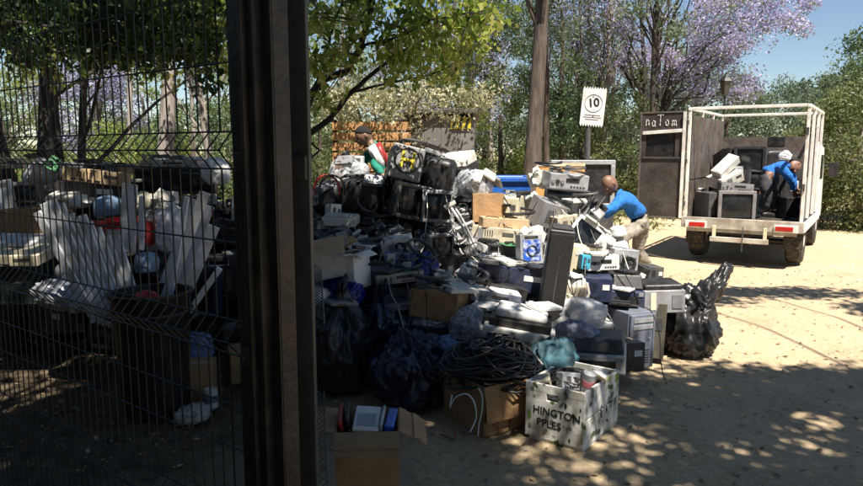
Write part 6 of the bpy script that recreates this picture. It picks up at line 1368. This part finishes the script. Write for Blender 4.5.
for i in range(520):
    x = -1.25 + 3.0 * rr.random(); y = 4.5 + 2.3 * rr.random(); t = surf(x, y)
    if t < .12 or (x > 1.3 and y < 5.3): continue
    nm, m, cat = rr.choice(small); key = (nm, m); loc = Vector((x, y, t + .02 + .14 * rr.random())); rot = (rr.random() * .9 - .45, rr.random() * .9 - .45, rr.random() * 6.3)
    if key not in sp: sp[key] = mk(nm, m); o = sp[key]; o.location = loc; o.rotation_euler = rot
    else: o = cp(sp[key], loc, rot, .8 + .7 * rr.random())
    o['category'] = cat; w_ = {'copper': 'green'}.get(m, WORD.get(m, m)); o['label'] = f"small {w_} {nm.replace('_', ' ')} lying loose on the open heap"; o['group'] = f"loose {w_} {nm.replace('_', ' ')}s on the open heap"; n += 1
    if n > 290: break
# clutter resting on whatever lies below it, and leads draped over the surface
dg = bpy.context.evaluated_depsgraph_get(); dg.update()
def drop(x, y, z0=1.95):
    hit, loc, nrm, ix, ob, mx = sc.ray_cast(dg, Vector((x, y, z0)), Vector((0, 0, -1)))
    if not hit or ob is None: return None
    top = ob.parent or ob
    if any(k in top.name for k in ('person', 'tree', 'blue_bin', 'sheet', 'projection', 'fence', 'post', 'gate', 'sign', 'picket', 'crate', 'jacaranda', 'gum')): return None
    return loc, nrm
plans = []
for i in range(900):
    if i % 4 == 0: x, y = -3.9 + 2.3 * rr.random(), 5.0 + 1.9 * rr.random()
    else: x, y = -1.0 + 2.75 * rr.random(), 4.35 + 2.3 * rr.random()
    if x > .9 and y < 4.9: continue
    h = drop(x, y)
    if h is None or h[0].z < .22 or h[1].z < .55 or (h[0].z > 1.42 and -.75 < x < -.2): continue
    plans.append((x, y, h, i % 4 == 0))
    if len(plans) > 235: break
for x, y, (loc, nrm), fenced in plans:
    nm, m, cat = rr.choice(small); key = (nm, m); qn = nrm.to_track_quat('Z', 'Y') @ Euler((0, 0, rr.random() * 6.28)).to_quaternion(); e = qn.to_euler()
    if key not in sp: sp[key] = mk(nm, m); o = sp[key]; o.location = loc + nrm * .002; o.rotation_euler = e
    else: o = cp(sp[key], loc + nrm * .002, e, .5 + .75 * rr.random())
    w_ = {'copper': 'green'}.get(m, WORD.get(m, m)); hp = 'heap behind the wires' if fenced else 'open heap'; o['category'] = cat
    o['label'] = f"small {w_} {nm.replace('_', ' ')} lying loose on the {hp}"; o['group'] = f"loose {w_} {nm.replace('_', ' ')}s on the {hp}"
for i in range(34):
    x = -.95 + 2.4 * rr.random(); y = 4.9 + 1.5 * rr.random(); a = rr.uniform(-2.6, -.5); pts = []; zl = None
    for k in range(30):
        a += rr.uniform(-.5, .5); x += math.cos(a) * .032; y += math.sin(a) * .032; h = drop(x, y)
        if h is None: break
        z = h[0].z + .008
        if zl is not None: z = max(z, zl - .055) if z < zl else min(z, zl + .09)
        zl = z; pts.append(Vector((x, y, z)))
    if len(pts) < 9: continue
    sm = [pts[0]] + [(pts[k - 1] + pts[k] * 2 + pts[k + 1]) / 4 for k in range(1, len(pts) - 1)] + [pts[-1]]
    m = rr.choice(['black', 'black', 'charcoal', 'grey', 'black', 'offwhite']); o = MB().tube(sm, .0038, 6).build('loose_lead', m, None, smooth=True)
    tag(o, f"{WORD.get(m, m)} lead draped over the open heap", 'cable', f"{WORD.get(m, m)} leads draped over the open heap")
# ------------------------------------------------------------------ litter, stones, dry leaves
def litter():
    r = np.random.default_rng(3); n = 5200
    X = r.uniform(-4.5, 5.5, n); Yv = r.uniform(1.8, 9.5, n); keep = (r.random(n) < np.where(X < -.2, 1.0, np.where((X < 2.3) & (Yv < 6), .6, .35))); X, Yv = X[keep], Yv[keep]
    C = np.stack([X, Yv, np.array([gh(a, b) for a, b in zip(X, Yv)]) + .008], 1)
    V, Fq = leaves(C, .012, 1, .05, .2, .5, 5); V[:, 2] = np.repeat(C[:, 2], 4) + (V[:, 2] - np.repeat(C[:, 2], 4)) * .25 + .003
    o = npmesh('leaf_litter', V, Fq, MATS['leaf_dry']); tag(o, 'dry fallen leaves scattered over the ground', 'leaves', kind='stuff')
    b = MB(); 
    for i in range(1500):
        x, y = r.uniform(-4, 5.5), r.uniform(2, 9.5); s = .006 + .016 * r.random() ** 3
        b.box((x, y, gh(x, y) + s * .2), (s * 1.5, s * 1.2, s), (r.random() * 3, r.random() * 3, r.random() * 3), .7)
    o = b.build('stones', 'stone'); tag(o, 'small stones scattered over the sandy track', 'stones', kind='stuff')
    C = [(a, b_, .06) for a, b_ in zip(r.uniform(3.6, 9, 60), r.uniform(9, 15, 60)) if a * 1.0 > b_ * .60]
    if C:
        V, Fq = leaves(np.array(C), .12, 40, .09, .4, .2, 8); o = npmesh('grass', V, Fq, MATS['leaf_olive']); tag(o, 'low grass tufts at the edge of the track', 'grass', kind='stuff')
litter()
